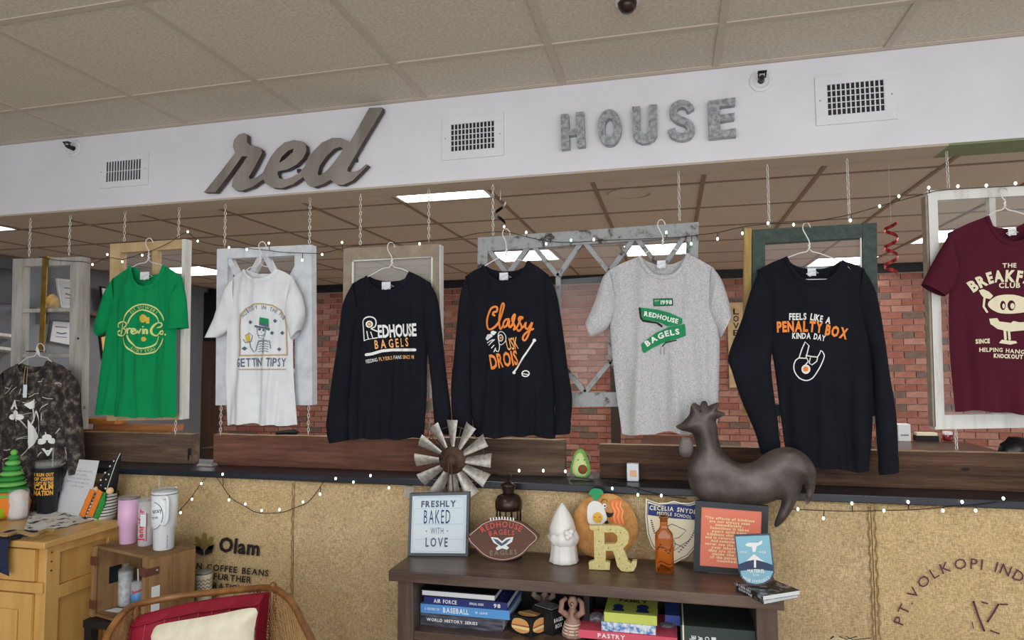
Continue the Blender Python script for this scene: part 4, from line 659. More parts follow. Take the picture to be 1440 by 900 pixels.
lights('fairy lights lying along the dark ledge behind the console decorations', [(700, 668), (732, 668), (765, 669), (797, 670), (830, 674), (862, 677), (905, 690), (940, 698), (965, 701)], [(730, 662), (764, 662), (795, 663), (861, 687, 1), (897, 696, 1), (930, 697)], -.026)
lights('fairy lights running along the burlap right of the rooster', [(1112, 716), (1160, 718), (1200, 719), (1240, 718), (1280, 717), (1310, 715), (1340, 712), (1375, 710), (1420, 704), (1460, 700)], [(1122, 716, 1), (1158, 729, 1), (1198, 708, 1), (1243, 718, 1), (1277, 706), (1326, 718), (1353, 706), (1372, 718), (1411, 701, 1)], -.026)
# party swirls
def swirl(label, px, y0, y1, Y, m, turns, r):
    a, b = P(px, y0, Y), P(px, y1, Y); t = thing('party_swirl', label, 'decoration', a, 'spiral party decorations'); mb = MB(); n = 60; vs = []
    for k in range(n + 1):
        s_ = k / n; th = 2 * PI * turns * s_; c = a.lerp(b, s_); wd = .016; vs += [c + Vector((r * math.cos(th), r * math.sin(th), -wd / 2)), c + Vector((r * math.cos(th + .2), r * math.sin(th + .2), wd / 2))]
    mb.add(vs, [(2 * k, 2 * k + 1, 2 * k + 3, 2 * k + 2) for k in range(n)]).obj('spiral', m, t, smooth=True); MB().tube([a, Vector((a.x, a.y, ZB))], .0012, 4).obj('thread', M['wire'], t); return t
REDF = mat('red_foil', (150, 44, 36), .3, .6)
swirl('red foil party swirl between the green and chipped white windows', 1253, 312, 388, 1.1, REDF, 3, .032); swirl('black party swirl hanging beside the first chain of the diamond window', 704, 282, 324, .9, mat('black_foil', (20, 20, 22), .3, .3), 1.2, .03)

# ------------------------------------------------------------ dark console against the burlap
ZT = .805; cx0, cx1, cy0, cy1 = -1.012, .328, -.345, -.012
co = thing('console_table', 'dark walnut open-shelf console standing against the burlap wall', 'console', ((cx0 + cx1) / 2, cy0, 0))
cubo('top_board', M['console'], co, cx0, cx1, cy0, cy1, ZT - .038, ZT, bevel=.003)
xl0, xl1 = P(559, 850, -.33).x, P(581, 850, -.33).x; xr0, xr1 = P(1064, 880, -.33).x, P(1094, 880, -.33).x; ZS = P(590, 885.5, -.31).z
for a, b, n in ((xl0, xl1, 1), (xr0, xr1, 1)):
    cubo('side_panel', M['consolez'], co, a, b, -.33, -.02, 0, ZT - .039, bevel=.002)
for z in (ZS, ZS - .32, .08): cubo('shelf', M['console'], co, xl1, xr0, -.325, -.03, z - .03, z, bevel=.002)
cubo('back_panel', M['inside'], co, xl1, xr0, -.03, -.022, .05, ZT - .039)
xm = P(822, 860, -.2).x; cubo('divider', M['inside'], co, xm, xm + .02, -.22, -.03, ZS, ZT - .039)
B = lambda px, py, z=ZT: PZ(px, py, z)
def boxthing(name, label, cat, m, x0, x1, y0, y1, z0, z1, group=None, bevel=.002, spine=None, pages=None):
    t = thing(name, label, cat, ((x0 + x1) / 2, (y0 + y1) / 2, z0), group); return t
def book(label, m, x0, x1, y0, y1, z0, z1, pages_front=False, group='books on the console shelf', txt=None, inkm=None, rot=0):
    t = thing('book', label, 'book', ((x0 + x1) / 2, (y0 + y1) / 2, z0), group); th = .003
    mb = MB().box(x0, x1, y0, y1, z0, z0 + th).box(x0, x1, y0, y1, z1 - th, z1)
    if not pages_front: mb.box(x0, x1, y0, y0 + th, z0 + th, z1 - th)
    else: mb.box(x0, x1, y1 - th, y1, z0 + th, z1 - th)
    mb.obj('cover', m, t); MB().box(x0 + .003, x1 - .003, y0 + (.002 if pages_front else th), y1 - .004, z0 + th, z1 - th).obj('pages', M['paper'], t)
    if txt:
        zc = (z0 + z1) / 2; h = (z1 - z0)
        for s, a, b, hh in txt: ik_ = Ink().text(s, [(0, 0), (100, 0)], 100 * h * hh / ((x1 - x0) * (b - a)), .03, .12); ik_.lay('spine_title', inkm, t, lambda u, v, a=a, b=b, hh=hh: Vector((x0 + (x1 - x0) * (a + (b - a) * u / 100), y0 - .0008, zc - h * hh / 2 - v / 100 * (x1 - x0) * (b - a))))
    return t
bk = lambda n, c: mat('book_' + n, c, .45)
xa = P(592, 870, -.27).x; w1 = lambda p: P(p, 870, -.27).x
z = ZS + .0005
book('grey patterned hardback in plastic wrap, bottom of the left book pile', mat('book_grey', (96, 98, 112), .3, c2=(40, 42, 52), scale=60, stretch=(.3, 1, 2)), w1(591), w1(707), -.27, -.07, z, z + .046, txt=[('WORLD HISTORY SERIES', .08, .7, .22)], inkm=M['paper'])
book('light blue baseball history hardback in the left book pile', bk('sky', (84, 150, 214)), w1(592), w1(717), -.275, -.07, z + .047, z + .079, txt=[('A HISTORY OF', .05, .22, .25), ('BASEBALL', .26, .55, .55), ('W. LEWIS', .62, .76, .22)], inkm=M['paper'])
book('navy military picture book in the left book pile', bk('navy', (28, 44, 110)), w1(597), w1(714), -.275, -.07, z + .080, z + .106, txt=[('AIR FORCE', .12, .40, .5), ('OFFICIAL GUIDE', .55, .72, .3), ('98', .84, .92, .5)], inkm=M['paper'])
book('black hardback with white page edges on top of the left pile', bk('black', (26, 27, 32)), w1(593), w1(697), -.275, -.08, z + .107, z + .130, True)
# sandwich boxes
def cbox(label, top, h, m, silver=False):
    zt = ZS + h; q = [PZ(x, y, zt) for x, y in top]; bt = [Vector((p.x, p.y, ZS + .0005)) for p in q]; c = sum(q, Vector()) / 4; t = thing('gift_box', label, 'box', (c.x, c.y, ZS), 'small black boxes on the shelf')
    MB().hexa(bt, q).obj('carton', m, t, bevel=.002); return t, q, bt
zA = .064
tb, qb, bb = cbox('black box with silver lid behind the sandwich box', [(747.5, 851), (776, 860), (794.5, 853), (766, 844)], .085, M['black']); 
f = quadmap((qb[3], qb[2], qb[1], qb[0])); MB().hexa([f(.08, .1, 0) + Vector((0, 0, .0005)), f(.92, .1) + Vector((0, 0, .0005)), f(.92, .9) + Vector((0, 0, .0005)), f(.08, .9) + Vector((0, 0, .0005))][::-1], [f(.08, .1) + Vector((0, 0, .003)), f(.92, .1) + Vector((0, 0, .003)), f(.92, .9) + Vector((0, 0, .003)), f(.08, .9) + Vector((0, 0, .003))][::-1]).obj('silver_lid', M['galv'], tb)
ta, qa, ba = cbox('black box printed with bagel sandwich pictures at the shelf front', [(717, 863), (746.7, 870.5), (772, 862), (744, 855)], zA, M['black'])
def sandwich(parent, mp):
    for nm, m, poly in (('print_bun', mat('bun_print', (214, 160, 96), .7), smoothp([(10, 45), (20, 20), (50, 10), (80, 20), (92, 48), (88, 75), (50, 90), (12, 72)], 3, True)), ('print_filling', mat('filling_print', (168, 74, 52), .7), [(10, 50), (90, 42), (92, 52), (10, 62)]), ('print_cheese', mat('cheese_print', (240, 214, 150), .7), [(9, 56), (92, 50), (90, 66), (12, 70)])):
        Ink().poly(poly).lay(nm, m, parent, lambda x, y, k={'print_bun': .0008, 'print_filling': .0014, 'print_cheese': .0018}[nm]: mp(x / 100, y / 100, k))
sandwich(ta, quadmap((qa[0], qa[1], ba[1], ba[0]))); sandwich(ta, quadmap((qa[1], qa[2], ba[2], ba[1])))
def topmap(q): 
    a, b, c, d = [Vector(p) for p in q]; return lambda u, v, off=0: (a * (1 - u) + b * u) * (1 - v) + (d * (1 - u) + c * u) * v + Vector((0, 0, off))
sandwich(ta, topmap((qa[3], qa[2], qa[1], qa[0])))
Ink().text('BAGEL', [(15, 50), (85, 50)], 16, .02, .1).text('BOX', [(25, 75), (75, 75)], 16, .02, .1).lay('print', M['paper'], tb, lambda x, y, mp=quadmap((qb[1], qb[2], bb[2], bb[1])): mp(x / 100, y / 100, .0008))
# shelf figurines
def figurine(label, px, ytop, ybot, Y, m):
    b = P(px, ybot, Y); h = (P(px, ytop, Y) - b).length; c = Vector((b.x, Y, ZS)); s_ = h; t = thing('figurine', label, 'figurine', c, 'pottery figurines on the shelf')
    MB().lathe([(.26 * s_, 0), (.30 * s_, .04 * s_), (.27 * s_, .18 * s_), (.2 * s_, .35 * s_), (.15 * s_, .5 * s_), (.17 * s_, .6 * s_), (.08 * s_, .7 * s_), (.12 * s_, .78 * s_), (.14 * s_, .88 * s_), (.09 * s_, .97 * s_), (.01, s_)], c, 20, dent=lambda a, z_: .03 * math.sin(a * 9)).obj('body', m, t, smooth=True)
    for sx in (-1, 1): MB().tube([c + Vector((sx * .1 * s_, -.02, .55 * s_)), c + Vector((sx * .28 * s_, -.03, .7 * s_)), c + Vector((sx * .26 * s_, -.02, .9 * s_)), c + Vector((sx * .16 * s_, -.01, .98 * s_))], [.012, .011, .009, .007], 8).obj('arm', m, t, smooth=True)
    for k in range(4): MB().tube([c + Vector(((.275 - .02 * k) * s_ * math.cos(a * PI / 10), (.275 - .02 * k) * s_ * math.sin(a * PI / 10), (.12 + .07 * k) * s_)) for a in range(20)], .0022, 5, closed=True).obj('trim_band', M['cream'], t)
    MB().tube([c + Vector((.0 + .006 * math.cos(a), -.13 * s_, .85 * s_ + .006 * math.sin(a))) for a in [k * .6 for k in range(9)]], .0018, 5).obj('face', M['rust'], t)
figurine('pinkish clay figurine with raised arms beside the black boxes', 806, 838, 893, -.24, mat('pink_clay', (176, 140, 124), .8, c2=(150, 112, 98), scale=30))
figurine('second clay figurine half hidden behind the silver-lidded box', 767, 835, 885, -.10, mat('grey_clay', (150, 128, 112), .8, c2=(110, 92, 80), scale=40))
# middle pile
w2 = lambda p: P(p, 880, -.29).x
zz = P(815, 896.5, -.30).z; 
book('pink cookbook lying at the bottom of the middle pile', bk('pink', (214, 84, 104)), w2(814), w2(952), -.30, -.10, ZS + .001 if zz < ZS else zz, (ZS if zz < ZS else zz) + .027, txt=[('PASTRY', .2, .48, .5)], inkm=M['paper'])
zp = (ZS if zz < ZS else zz) + .028
book('white and blue patterned book in the middle pile', mat('book_white_blue', (220, 228, 236), .5, c2=(60, 120, 190), scale=60, lo=.45, hi=.6), w2(846), w2(922), -.295, -.12, zp, zp + .03)
book('lime green picture book with blue figures, top of the middle pile', bk('lime', (196, 208, 96)), w2(850), w2(924), -.295, -.14, zp + .031, zp + .062)
ty = [o for o in bpy.data.objects if o.get('label', '').startswith('lime green picture')][0]; zt_ = zp + .0628
Ink().disc((25, 60), 10, 16, 14).disc((72, 55), 12, 16, 16).poly([(18, 70), (35, 70), (38, 88), (14, 88)]).poly([(62, 68), (82, 68), (86, 88), (60, 88)]).lay('cover_picture', M['inkb'], ty, lambda x, y: Vector((w2(850) + (w2(924) - w2(850)) * x / 100, -.14 - .155 * y / 100, zt_)))
Ink().text('FAMILY', [(25, 30), (80, 30)], 16, .03, .1).lay('cover_title', M['rust'], ty, lambda x, y: Vector((w2(850) + (w2(924) - w2(850)) * x / 100, -.14 - .155 * y / 100, zt_)))
for i in range(2): tag(MB().puff([Vector((w2(a) , -.20, ZS + .03 + b)) for a, b in (((818, .0), (848, .0), (850, .03), (838, .045), (822, .035)), ((926, 0), (950, 0), (950, .022), (938, .03), (927, .024)))[i]], -.20, .02, .006).obj('plastic_bundle', mat('crumpled_black_plastic', (60, 60, 62), .25, c2=(130, 130, 132), scale=90), smooth=True), ('crumpled dark plastic bundle behind the pink book', 'dark plastic bundle right of the lime book')[i], 'bundle')
book('thin blue folder lying on the right of the shelf', bk('blue', (62, 84, 160)), P(935, 870, -.2).x, P(1061, 875, -.2).x, -.2, -.06, P(1000, 884, -.2).z, P(1000, 870, -.2).z)
book('thick dark green ledger with cream spine bands at the right of the shelf', bk('ledger', (50, 62, 58)), P(957, 885, -.30).x, P(1062, 885, -.30).x, -.30, -.08, ZS + .001, P(957, 879, -.30).z, txt=[('ENGLISH', .12, .2, .1)], inkm=M['paper'])
lg = [o for o in bpy.data.objects if o.get('label', '').startswith('thick dark green')][0]; zl = P(957, 879, -.30).z; xq = P(957, 885, -.30).x
for dx in (.006, .255): cubo('spine_band', M['cream'], lg, xq + dx, xq + dx + .005, -.301, -.0999, ZS + .002, zl + .0008)
for j, s in enumerate(('LISE', 'LIER', 'SOO', 'II')): Ink().text(s, [(0, 0), (100, 0)], 45, .03, .1).lay('spine_title', M['paper'], lg, lambda x, y, j=j: Vector((xq + .035 + .021 * j + -y * .0003, -.3015, ZS + .08 + x * .0004 * 1.0 - .06)))

# ------------------------------------------------------------ pictures and ornaments on the console
def frame(label, bl_, br_, tl, tr, depth, bpx, mf, mp_, cat='picture', name='picture_frame', tilt=.0):
    a, b = B(*bl_), B(*br_); TLp, TRp = P(*tl, a.y + tilt), P(*tr, b.y + tilt); a.z = b.z = ZT + .0015
    t = thing(name, label, cat, (a + b) / 2, 'framed pictures on the console'); mp = quadmap((TLp, TRp, b, a)); W, H = (b - a).length, (TLp - a).length; bu, bv = bpx / W, bpx / H
    back = Vector((0, depth, 0))
    def piece(nm, us, m_, f0=0.0, d=depth): pts = [mp(u, v, f0) for u, v in us]; MB().prism(pts, (0, d, 0)).obj(nm, m_, t, bevel=.0015)
    piece('frame_rail', [(0, 0), (1, 0), (1 - bu, bv), (bu, bv)], mf); piece('frame_rail', [(0, 1), (bu, 1 - bv), (1 - bu, 1 - bv), (1, 1)], mf)
    piece('frame_rail', [(0, 0), (bu, bv), (bu, 1 - bv), (0, 1)], mf); piece('frame_rail', [(1, 0), (1, 1), (1 - bu, 1 - bv), (1 - bu, bv)], mf)
    MB().prism([mp(u, v, -.004) for u, v in ((bu, bv), (1 - bu, bv), (1 - bu, 1 - bv), (bu, 1 - bv))], (0, .004, 0)).obj('picture', mp_, t)
    MB().prism([mp(u, v, -depth) for u, v in ((.42, .25), (.58, .25), (.66, 1.0), (.34, 1.0))], (0, .004, 0)).obj('easel_back', M['black'], t)
    return t, mp
t, mp = frame('grey-framed freshly baked sign leaning at the left end of the console', (573, 782), (658, 783), (576, 694), (660, 692), .018, .010, mat('charcoal_frame', (74, 80, 86), .4), mat('pale_blue_planks', (200, 216, 226), .35, c2=(212, 222, 226), scale=12, stretch=(.1, 1, 1)), tilt=.012)
F = lambda u0, u1, v: [((u0) * 100, v * 100), (u1 * 100, v * 100)]
L5 = lambda x, y: mp(x / 100, y / 100, -.0032)
Ink().text('FRESHLY', F(.20, .78, .225), 9.5, .04, .12).lay('lettering', M['inkg'], t, L5)
Ink().text('BAKED', F(.25, .69, .49), 22, .0, .22).lay('lettering', M['inkb'], t, L5)
Ink().text('WITH', F(.37, .58, .655), 10, -.005, .2).text('LOVE', F(.29, .66, .855), 14, .02, .2).disc((30, 61), 1).disc((65, 61), 1).lay('lettering', M['inkg'], t, L5)
k = Ink()
for v in (.25, .5, .74): k.stroke([(10, v * 100), (90, v * 100)], .5)
k.stroke([(10, 9), (14, 7), (86, 7), (92, 10), (93, 90), (88, 93), (12, 93), (7, 90), (7, 12), (10, 9)], .5).lay('fine_lines', mat('pale_blue_line', (150, 184, 204), .6), t, L5)
t, mp = frame('black-framed orange kindness quotation behind the mountain plaque', (975, 804), (1078, 812), (978, 704), (1081, 712), .02, .021, mat('black_moulded_frame', (40, 44, 50), .4), mat('coral_card', (232, 128, 104), .5), tilt=.0)
L6 = lambda x, y: mp(x / 100, y / 100, -.0034)
k = Ink()
for i, s in enumerate(('"The effects of kindness', 'are not always seen', 'immediately.', 'Sometimes it takes', 'years until your', 'kindness shows itself', 'and is returned to you.', 'And sometimes you', 'never see the fruits of', 'your labors, but', 'they are there deep', 'inside the soul', 'of the person you', 'touched."')):
    w_ = len(s) * 1.25 + 4; k.text(s, [(48 - w_, 24.5 + i * 4.6), (48 + w_, 24.5 + i * 4.6)], 3.5, .05, .08)
k.lay('quotation', mat('pale_yellow_print', (244, 222, 170), .7), t, L6)
# shield plaque (school crest)
def flatthing(name, label, cat, poly, Y, th, m, zb=None, group=None, nm='board'):
    q = [P(x, y, Y) for x, y in poly]; zmin = min(p.z for p in q); dz = (zb - zmin) if zb is not None else 0
    t = thing(name, label, cat, (sum(p.x for p in q) / len(q), Y, zmin + dz), group); MB().prism([p + Vector((0, 0, dz)) for p in q], (0, th, 0)).obj(nm, m, t, bevel=.001); return t, (lambda x, y, o=.001: P(x, y, Y - o) + Vector((0, 0, dz)))
K6b = lambda l: [(740 + x / 4.092, 600 + y / 4.092) for x, y in l]
sh = K6b([(688, 398), (720, 412), (760, 424), (810, 422), (850, 411), (890, 422), (940, 424), (980, 412), (1012, 398), (1015, 500), (1005, 600), (980, 670), (930, 730), (850, 772), (770, 730), (720, 670), (695, 600), (685, 500)])
t, mf = flatthing('shield_plaque', 'white shield plaque of a middle school behind the amber bottle', 'plaque', sh, -.05, .008, M['cream'], ZT + .001)
cen = Vector((948, 743)); ins = lambda s, l: [tuple(cen + (Vector(p) - cen) * s) for p in l]
Ink().stroke(ins(.94, sh) , .9, closed=True).lay('border', M['inkb'], t, mf)
k = Ink().poly(K6b([(702, 425), (760, 440), (850, 428), (940, 440), (998, 425), (1000, 492), (1000, 522), (850, 512), (700, 492)])); k.lay('banner', M['inkb'], t, lambda x, y: mf(x, y, .0013))
Ink().text('CECELIA SNYDER', K6b([(708, 462), (850, 470), (1000, 490)]), 6, .03, .14).text('MIDDLE SCHOOL', K6b([(752, 490), (850, 498), (950, 514)]), 4.5, .02, .14).lay('lettering', M['cream'], t, lambda x, y: mf(x, y, .002))
k = Ink(); random.seed(9)
for i in range(16): a = i / 15; k.disc((916 + a * 26 - 6 * math.sin(a * 3), 728 + a * 44), 1.6, 6, 1.0).disc((980 - a * 26 + 6 * math.sin(a * 3), 728 + a * 44), 1.6, 6, 1.0)
k.stroke([(930, 740), (945, 733), (965, 742), (955, 752), (938, 756), (960, 765)], 1).stroke([(926, 760), (948, 770), (970, 755)], .9).stroke([(940, 745), (950, 760), (945, 775)], .9).lay('crest_drawing', M['inkg'], t, lambda x, y: mf(x, y, .0016))
# windmill ornament
hx, hy, Yw = 637, 647, -.068; hc = P(hx, hy, Yw); t = thing('windmill_ornament', 'galvanised windmill ornament with twelve blades above the baked sign', 'ornament', (hc.x, Yw, ZT)); R_ = .162
tin = mat('mottled_tin', (196, 192, 184), .45, .4, c2=(150, 146, 138), scale=70, bump=.2)
for k_ in range(12):
    a = PI / 2 + k_ * PI / 6 + .02; d = Vector((math.cos(a), 0, math.sin(a))); s_ = Vector((-math.sin(a), 0, math.cos(a)))
    def bl_(u, v): r = .055 + .105 * v; wd = .011 + .016 * v; x = (u - .5) * 2; return hc + d * r + s_ * wd * x + Vector((0, -.010 * (1 - x * x) + .012 * x, 0))
    MB().grid(bl_, 8, 6).grid(lambda u, v: bl_(u, v) + Vector((0, .0012, 0)), 8, 6, flip=True).obj('blade', tin, t, smooth=True)
for rr in (.062, .132): MB().tube([hc + Vector((rr * math.cos(a * PI / 18), .008, rr * math.sin(a * PI / 18))) for a in range(36)], .0018, 5, closed=True).obj('ring_wire', M['rust'], t)
for k_ in range(6): a = k_ * PI / 3 + .28; MB().tube([hc + Vector((.02 * math.cos(a), .006, .02 * math.sin(a))), hc + Vector((.135 * math.cos(a), .009, .135 * math.sin(a)))], .0018, 5).obj('spoke', M['rust'], t)
def disc_y(c, prof, n=24): 
    mb = MB(); vs = [Vector(c) + Vector((r * math.cos(2 * PI * j / n), y, r * math.sin(2 * PI * j / n))) for r, y in prof for j in range(n)]; k_ = len(prof); mb.add(vs, [(i * n + j, i * n + (j + 1) % n, (i + 1) * n + (j + 1) % n, (i + 1) * n + j) for i in range(k_ - 1) for j in range(n)] + [tuple(range((k_ - 1) * n, k_ * n))]); return mb
disc_y(hc, [(.055, .002), (.054, -.004), (.03, -.006), (.024, -.02), (.014, -.034), (.003, -.038)]).obj('hub', M['rust'], t, smooth=True)
for sx in (-1, 1): MB().tube([hc + Vector((sx * .004, -.036, 0)), hc + Vector((sx * .012, -.030, -.13)), Vector((hc.x + sx * .035, Yw + .012, ZT + .002))], .0035, 6).obj('leg', M['rust'], t)
MB().tube([hc + Vector((0, .01, 0)), Vector((hc.x, -.022, ZT + .002))], .0035, 6).obj('leg', M['rust'], t); MB().tube([hc + Vector((0, -.036, 0)), hc + Vector((0, .012, 0))], .004, 6).obj('axle', M['rust'], t)
# lantern
lc = B(714.5, 788); lc = Vector((P(714.5, 740, -.10).x, -.09, ZT)); zf = lambda y: P(714.5, y, -.09).z; pr = .0025 * 1.0
sc_ = (P(733, 700, -.09).x - P(714.5, 700, -.09).x)
t = thing('candle_lantern', 'dark bronze candle lantern standing behind the wooden football', 'lantern', lc, None); r = sc_
zz_ = lambda y: zf(y) - lc.z
MB().lathe([(r * .95, 0), (r, .004), (r, .018), (r * .9, .022)], lc, 28).obj('base', M['bronze'], t, smooth=False)
MB().lathe([(r * .98, zz_(716)), (r * 1.02, zz_(708)), (r * .98, zz_(703)), (r * .8, zz_(697)), (r * .45, zz_(694))], lc, 28).obj('roof', M['bronze'], t, smooth=True)
MB().lathe([(r * .42, zz_(694)), (r * .42, zz_(692)), (r * .58, zz_(683)), (r * .6, zz_(682)), (r * .35, zz_(679)), (.003, zz_(675))], lc, 24).obj('chimney', M['bronze'], t, smooth=True)
for k_ in range(6): a = PI / 6 + k_ * PI / 3; MB().tube([lc + Vector((r * .9 * math.cos(a), r * .9 * math.sin(a), .02)), lc + Vector((r * .9 * math.cos(a), r * .9 * math.sin(a), zz_(714)))], .004, 6).obj('post', M['bronze'], t)
MB().tube([lc + Vector((.012 * math.cos(a * PI / 10), 0, zz_(675) + .014 + .014 * math.sin(a * PI / 10))) for a in range(20)], .0016, 5, closed=True).obj('ring_handle', M['bronze'], t); MB().lathe([(.018, .022), (.018, .05), (.002, .052)], lc, 16).obj('candle', M['cream'], t, smooth=True)
# football plaque
fo = smoothp([(656, 757), (668, 744), (682, 734), (706, 729), (732, 735), (747, 745), (758, 757), (748, 768), (732, 783), (708, 790), (684, 785), (668, 772)], 4, True); Yb = B(708, 790).y
dz = ZT + .001 - P(708, 790.5, Yb).z; q = [P(p.x, p.y, Yb) + Vector((0, 0, dz)) for p in fo]
t = thing('wooden_football', 'brown wooden football sign lettered in red with a white eagle', 'football sign', (P(707, 760, Yb).x, Yb, ZT)); fbm = mat('football_brown', (112, 76, 62), .6, c2=(90, 60, 50), scale=10, stretch=WX, bump=.2)
MB().prism(q, (0, .016, 0)).obj('body', fbm, t, bevel=.004); fm = lambda x, y: P(x, y, Yb - .0012) + Vector((0, 0, dz)); cf = Vector((707, 759))
Ink().stroke([tuple(cf + (p - cf) * .93) for p in fo], .9, closed=True).lay('seam_line', mat('pale_pink_line', (214, 180, 168), .7), t, fm)
kk = Ink()
for i in range(9): x = 689 + i * 4; kk.poly([(x, 727.5 + abs(i - 4) * .35), (x + 1.8, 727.3 + abs(i - 4) * .35), (x + 2, 731.5 + abs(i - 4) * .35), (x + .3, 731.7 + abs(i - 4) * .35)])
kk.lay('laces', M['whitep'], t, lambda x, y: P(x, y, Yb - .0018) + Vector((0, 0, dz)))
Ink().text('REDHOUSE', smoothp([(678, 750), (690, 744.5), (706, 742), (721, 744), (732, 749)], 3), 8, .03, .12).text('BAGELS', smoothp([(688, 755), (706, 752.5), (723, 754)], 3), 7, .03, .14).lay('lettering', mat('brick_red_print', (196, 84, 76), .7), t, fm)
Ink().poly([(690, 756), (700, 757), (706, 762), (712, 757), (722, 756), (720, 763), (712, 768), (716, 771), (713, 774), (706, 772), (699, 775), (697, 772), (701, 768), (694, 764)]).lay('eagle', M['whitep'], t, fm); Ink().poly([(693, 758), (700, 760), (706, 765), (712, 760), (719, 758), (712, 765), (705, 769), (699, 765)]).lay('eagle_wings', M['inkg'], t, lambda x, y: P(x, y, Yb - .002) + Vector((0, 0, dz)))
Ink().text('EAGLES', [(689, 782), (727, 780)], 6.5, .02, .2).lay('lettering', mat('faint_grey_print', (140, 126, 112), .8), t, fm)
MB().prism([Vector((q_.x, Yb + .016, q_.z)) for q_ in [P(697, 770, Yb), P(717, 770, Yb)]] + [Vector((P(720, 788, Yb).x, Yb + .05, ZT + .001)), Vector((P(694, 788, Yb).x, Yb + .05, ZT + .001))], (0, .004, 0)).obj('easel_back', M['rust'], t)
# white gnome
gc = B(793, 790); zf = lambda y: P(793, y, gc.y).z - ZT + .0; ww = lambda p: p * (P(803, 750, gc.y).x - P(793, 750, gc.y).x) / 10
t = thing('gnome_figurine', 'white ceramic gnome between the football and the round bagel', 'figurine', (gc.x, gc.y, ZT)); cer = mat('white_ceramic', (232, 230, 226), .3, bump=.3, bscale=60)
MB().lathe([(ww(19), .001), (ww(20.5), .006), (ww(19), .02), (ww(17.5), zf(768)), (ww(18), zf(762)), (ww(19), zf(757))], gc, 32, dent=lambda a, z_: .04 * math.sin(a * 11)).obj('robe', cer, t, smooth=True)
MB().lathe([(ww(14), zf(768)), (ww(20), zf(762)), (ww(22), zf(754)), (ww(18), zf(746)), (ww(12), zf(742))], gc, 32, dent=lambda a, z_: .05 * math.sin(a * 9 + z_ * 300)).obj('beard', cer, t, smooth=True)
MB().lathe([(ww(19.5), zf(751)), (ww(18), zf(742)), (ww(14.5), zf(730)), (ww(10), zf(720)), (ww(5), zf(712)), (ww(1), zf(707))], gc + Vector((-ww(1.5), 0, 0)), 32, dent=lambda a, z_: .05 * math.sin(a * 7 + z_ * 120)).obj('hat', cer, t, smooth=True)
for dx, dy in ((4, 750), (9, 753), (5, 756), (10, 748)): q_ = P(793 + dx, dy, gc.y - ww(20)); MB().sphere(q_, ww(4.2), 10).obj('flower', cer, t, smooth=True)
# round bagel plaque
bc = (850, 740); YB = -.055; o_ = [(bc[0] + 47 * math.cos(a) * (1 + .02 * math.sin(3 * a)), bc[1] + 46.5 * math.sin(a) * (1 + .015 * math.cos(5 * a))) for a in [2 * PI * i / 48 for i in range(48)]]
q = [P(x, y, YB) for x, y in o_]; dz = ZT + .001 - min(p.z for p in q); q = [p + Vector((0, 0, dz)) for p in q]
t = thing('bagel_plaque', 'round tan bagel plaque with egg, bacon and green leaf', 'plaque', (P(*bc, YB).x, YB, ZT)); bm_ = lambda o: (lambda x, y: P(x, y, YB - o) + Vector((0, 0, dz)))
MB().puff(q, YB, .012, .012, reach=.03, flat_back=True).obj('bagel', mat('speckled_bagel', (206, 154, 92), .8, c2=(180, 124, 66), scale=40, bump=.3), t, smooth=True)
def chip(nm, poly, m, o, th=.004): MB().prism([bm_(o)(x, y) for x, y in poly], (0, th, 0)).obj(nm, m, t, bevel=.001)
K62 = lambda l: [(800 + x / 7.2, 685 + y / 7.2) for x, y in l]
chip('egg', smoothp(K62([(195, 350), (185, 260), (190, 190), (220, 150), (260, 136), (310, 150), (345, 190), (370, 250), (385, 310), (365, 350), (320, 375), (250, 382)]), 3, True), M['whitep'], .018); chip('yolk', ell(*K62([(290, 305)])[0], 7, 7.5, 20), mat('yolk_yellow', (232, 180, 62), .5), .0205)
chip('bacon_strip', smoothp(K62([(425, 130), (535, 130), (525, 180), (550, 240), (545, 300), (560, 385), (440, 385), (450, 320), (415, 330), (455, 260), (430, 200)]), 2, True), mat('bacon_orange', (240, 126, 66), .6), .016)
for dx in (0, 40, 80): Ink().stroke(K62([(450 + dx, 140), (440 + dx, 190), (470 + dx, 240), (455 + dx, 300), (475 + dx, 370)]), 1.6, smooth=2).lay('bacon_stripe', mat('bacon_pale', (250, 176, 120), .6), t, bm_(.0168))
chip('leaf', smoothp(K62([(200, 60), (230, 20), (270, 10), (330, 22), (350, 60), (320, 80), (305, 115), (268, 128), (240, 110), (225, 80)]), 2, True), mat('leaf_green', (30, 150, 90), .5), .016)
Ink().poly(K62([(375, 245), (410, 262), (450, 255), (440, 290), (405, 308), (385, 290)])).disc(K62([(290, 300)])[0], .1).stroke(K62([(325, 150), (345, 122), (375, 120), (388, 145)]), .8).poly(K62([(360, 350), (390, 330), (398, 360), (380, 378)])).lay('face', M['ink'], t, bm_(.0215)); Ink().disc(K62([(360, 185)])[0], 3, 12, 3.5).lay('eye', M['whitep'], t, bm_(.0212)); Ink().disc(K62([(365, 187)])[0], 1.3).disc(K62([(262, 300)])[0], .8).disc(K62([(312, 300)])[0], .8).lay('pupil', M['ink'], t, bm_(.0216))
random.seed(5); k = Ink()
for i in range(70): a, r0 = random.uniform(0, 2 * PI), 44 * random.random() ** .5; k.disc((bc[0] + r0 * math.cos(a), bc[1] + r0 * math.sin(a)), random.uniform(.3, .7), 5)
k.lay('seed_speckle', mat('seed_brown', (120, 74, 44), .8), t, bm_(.0128)); bpy.data.objects[t.children[-1].name]['kind'] = 'stuff' if t.children else ''
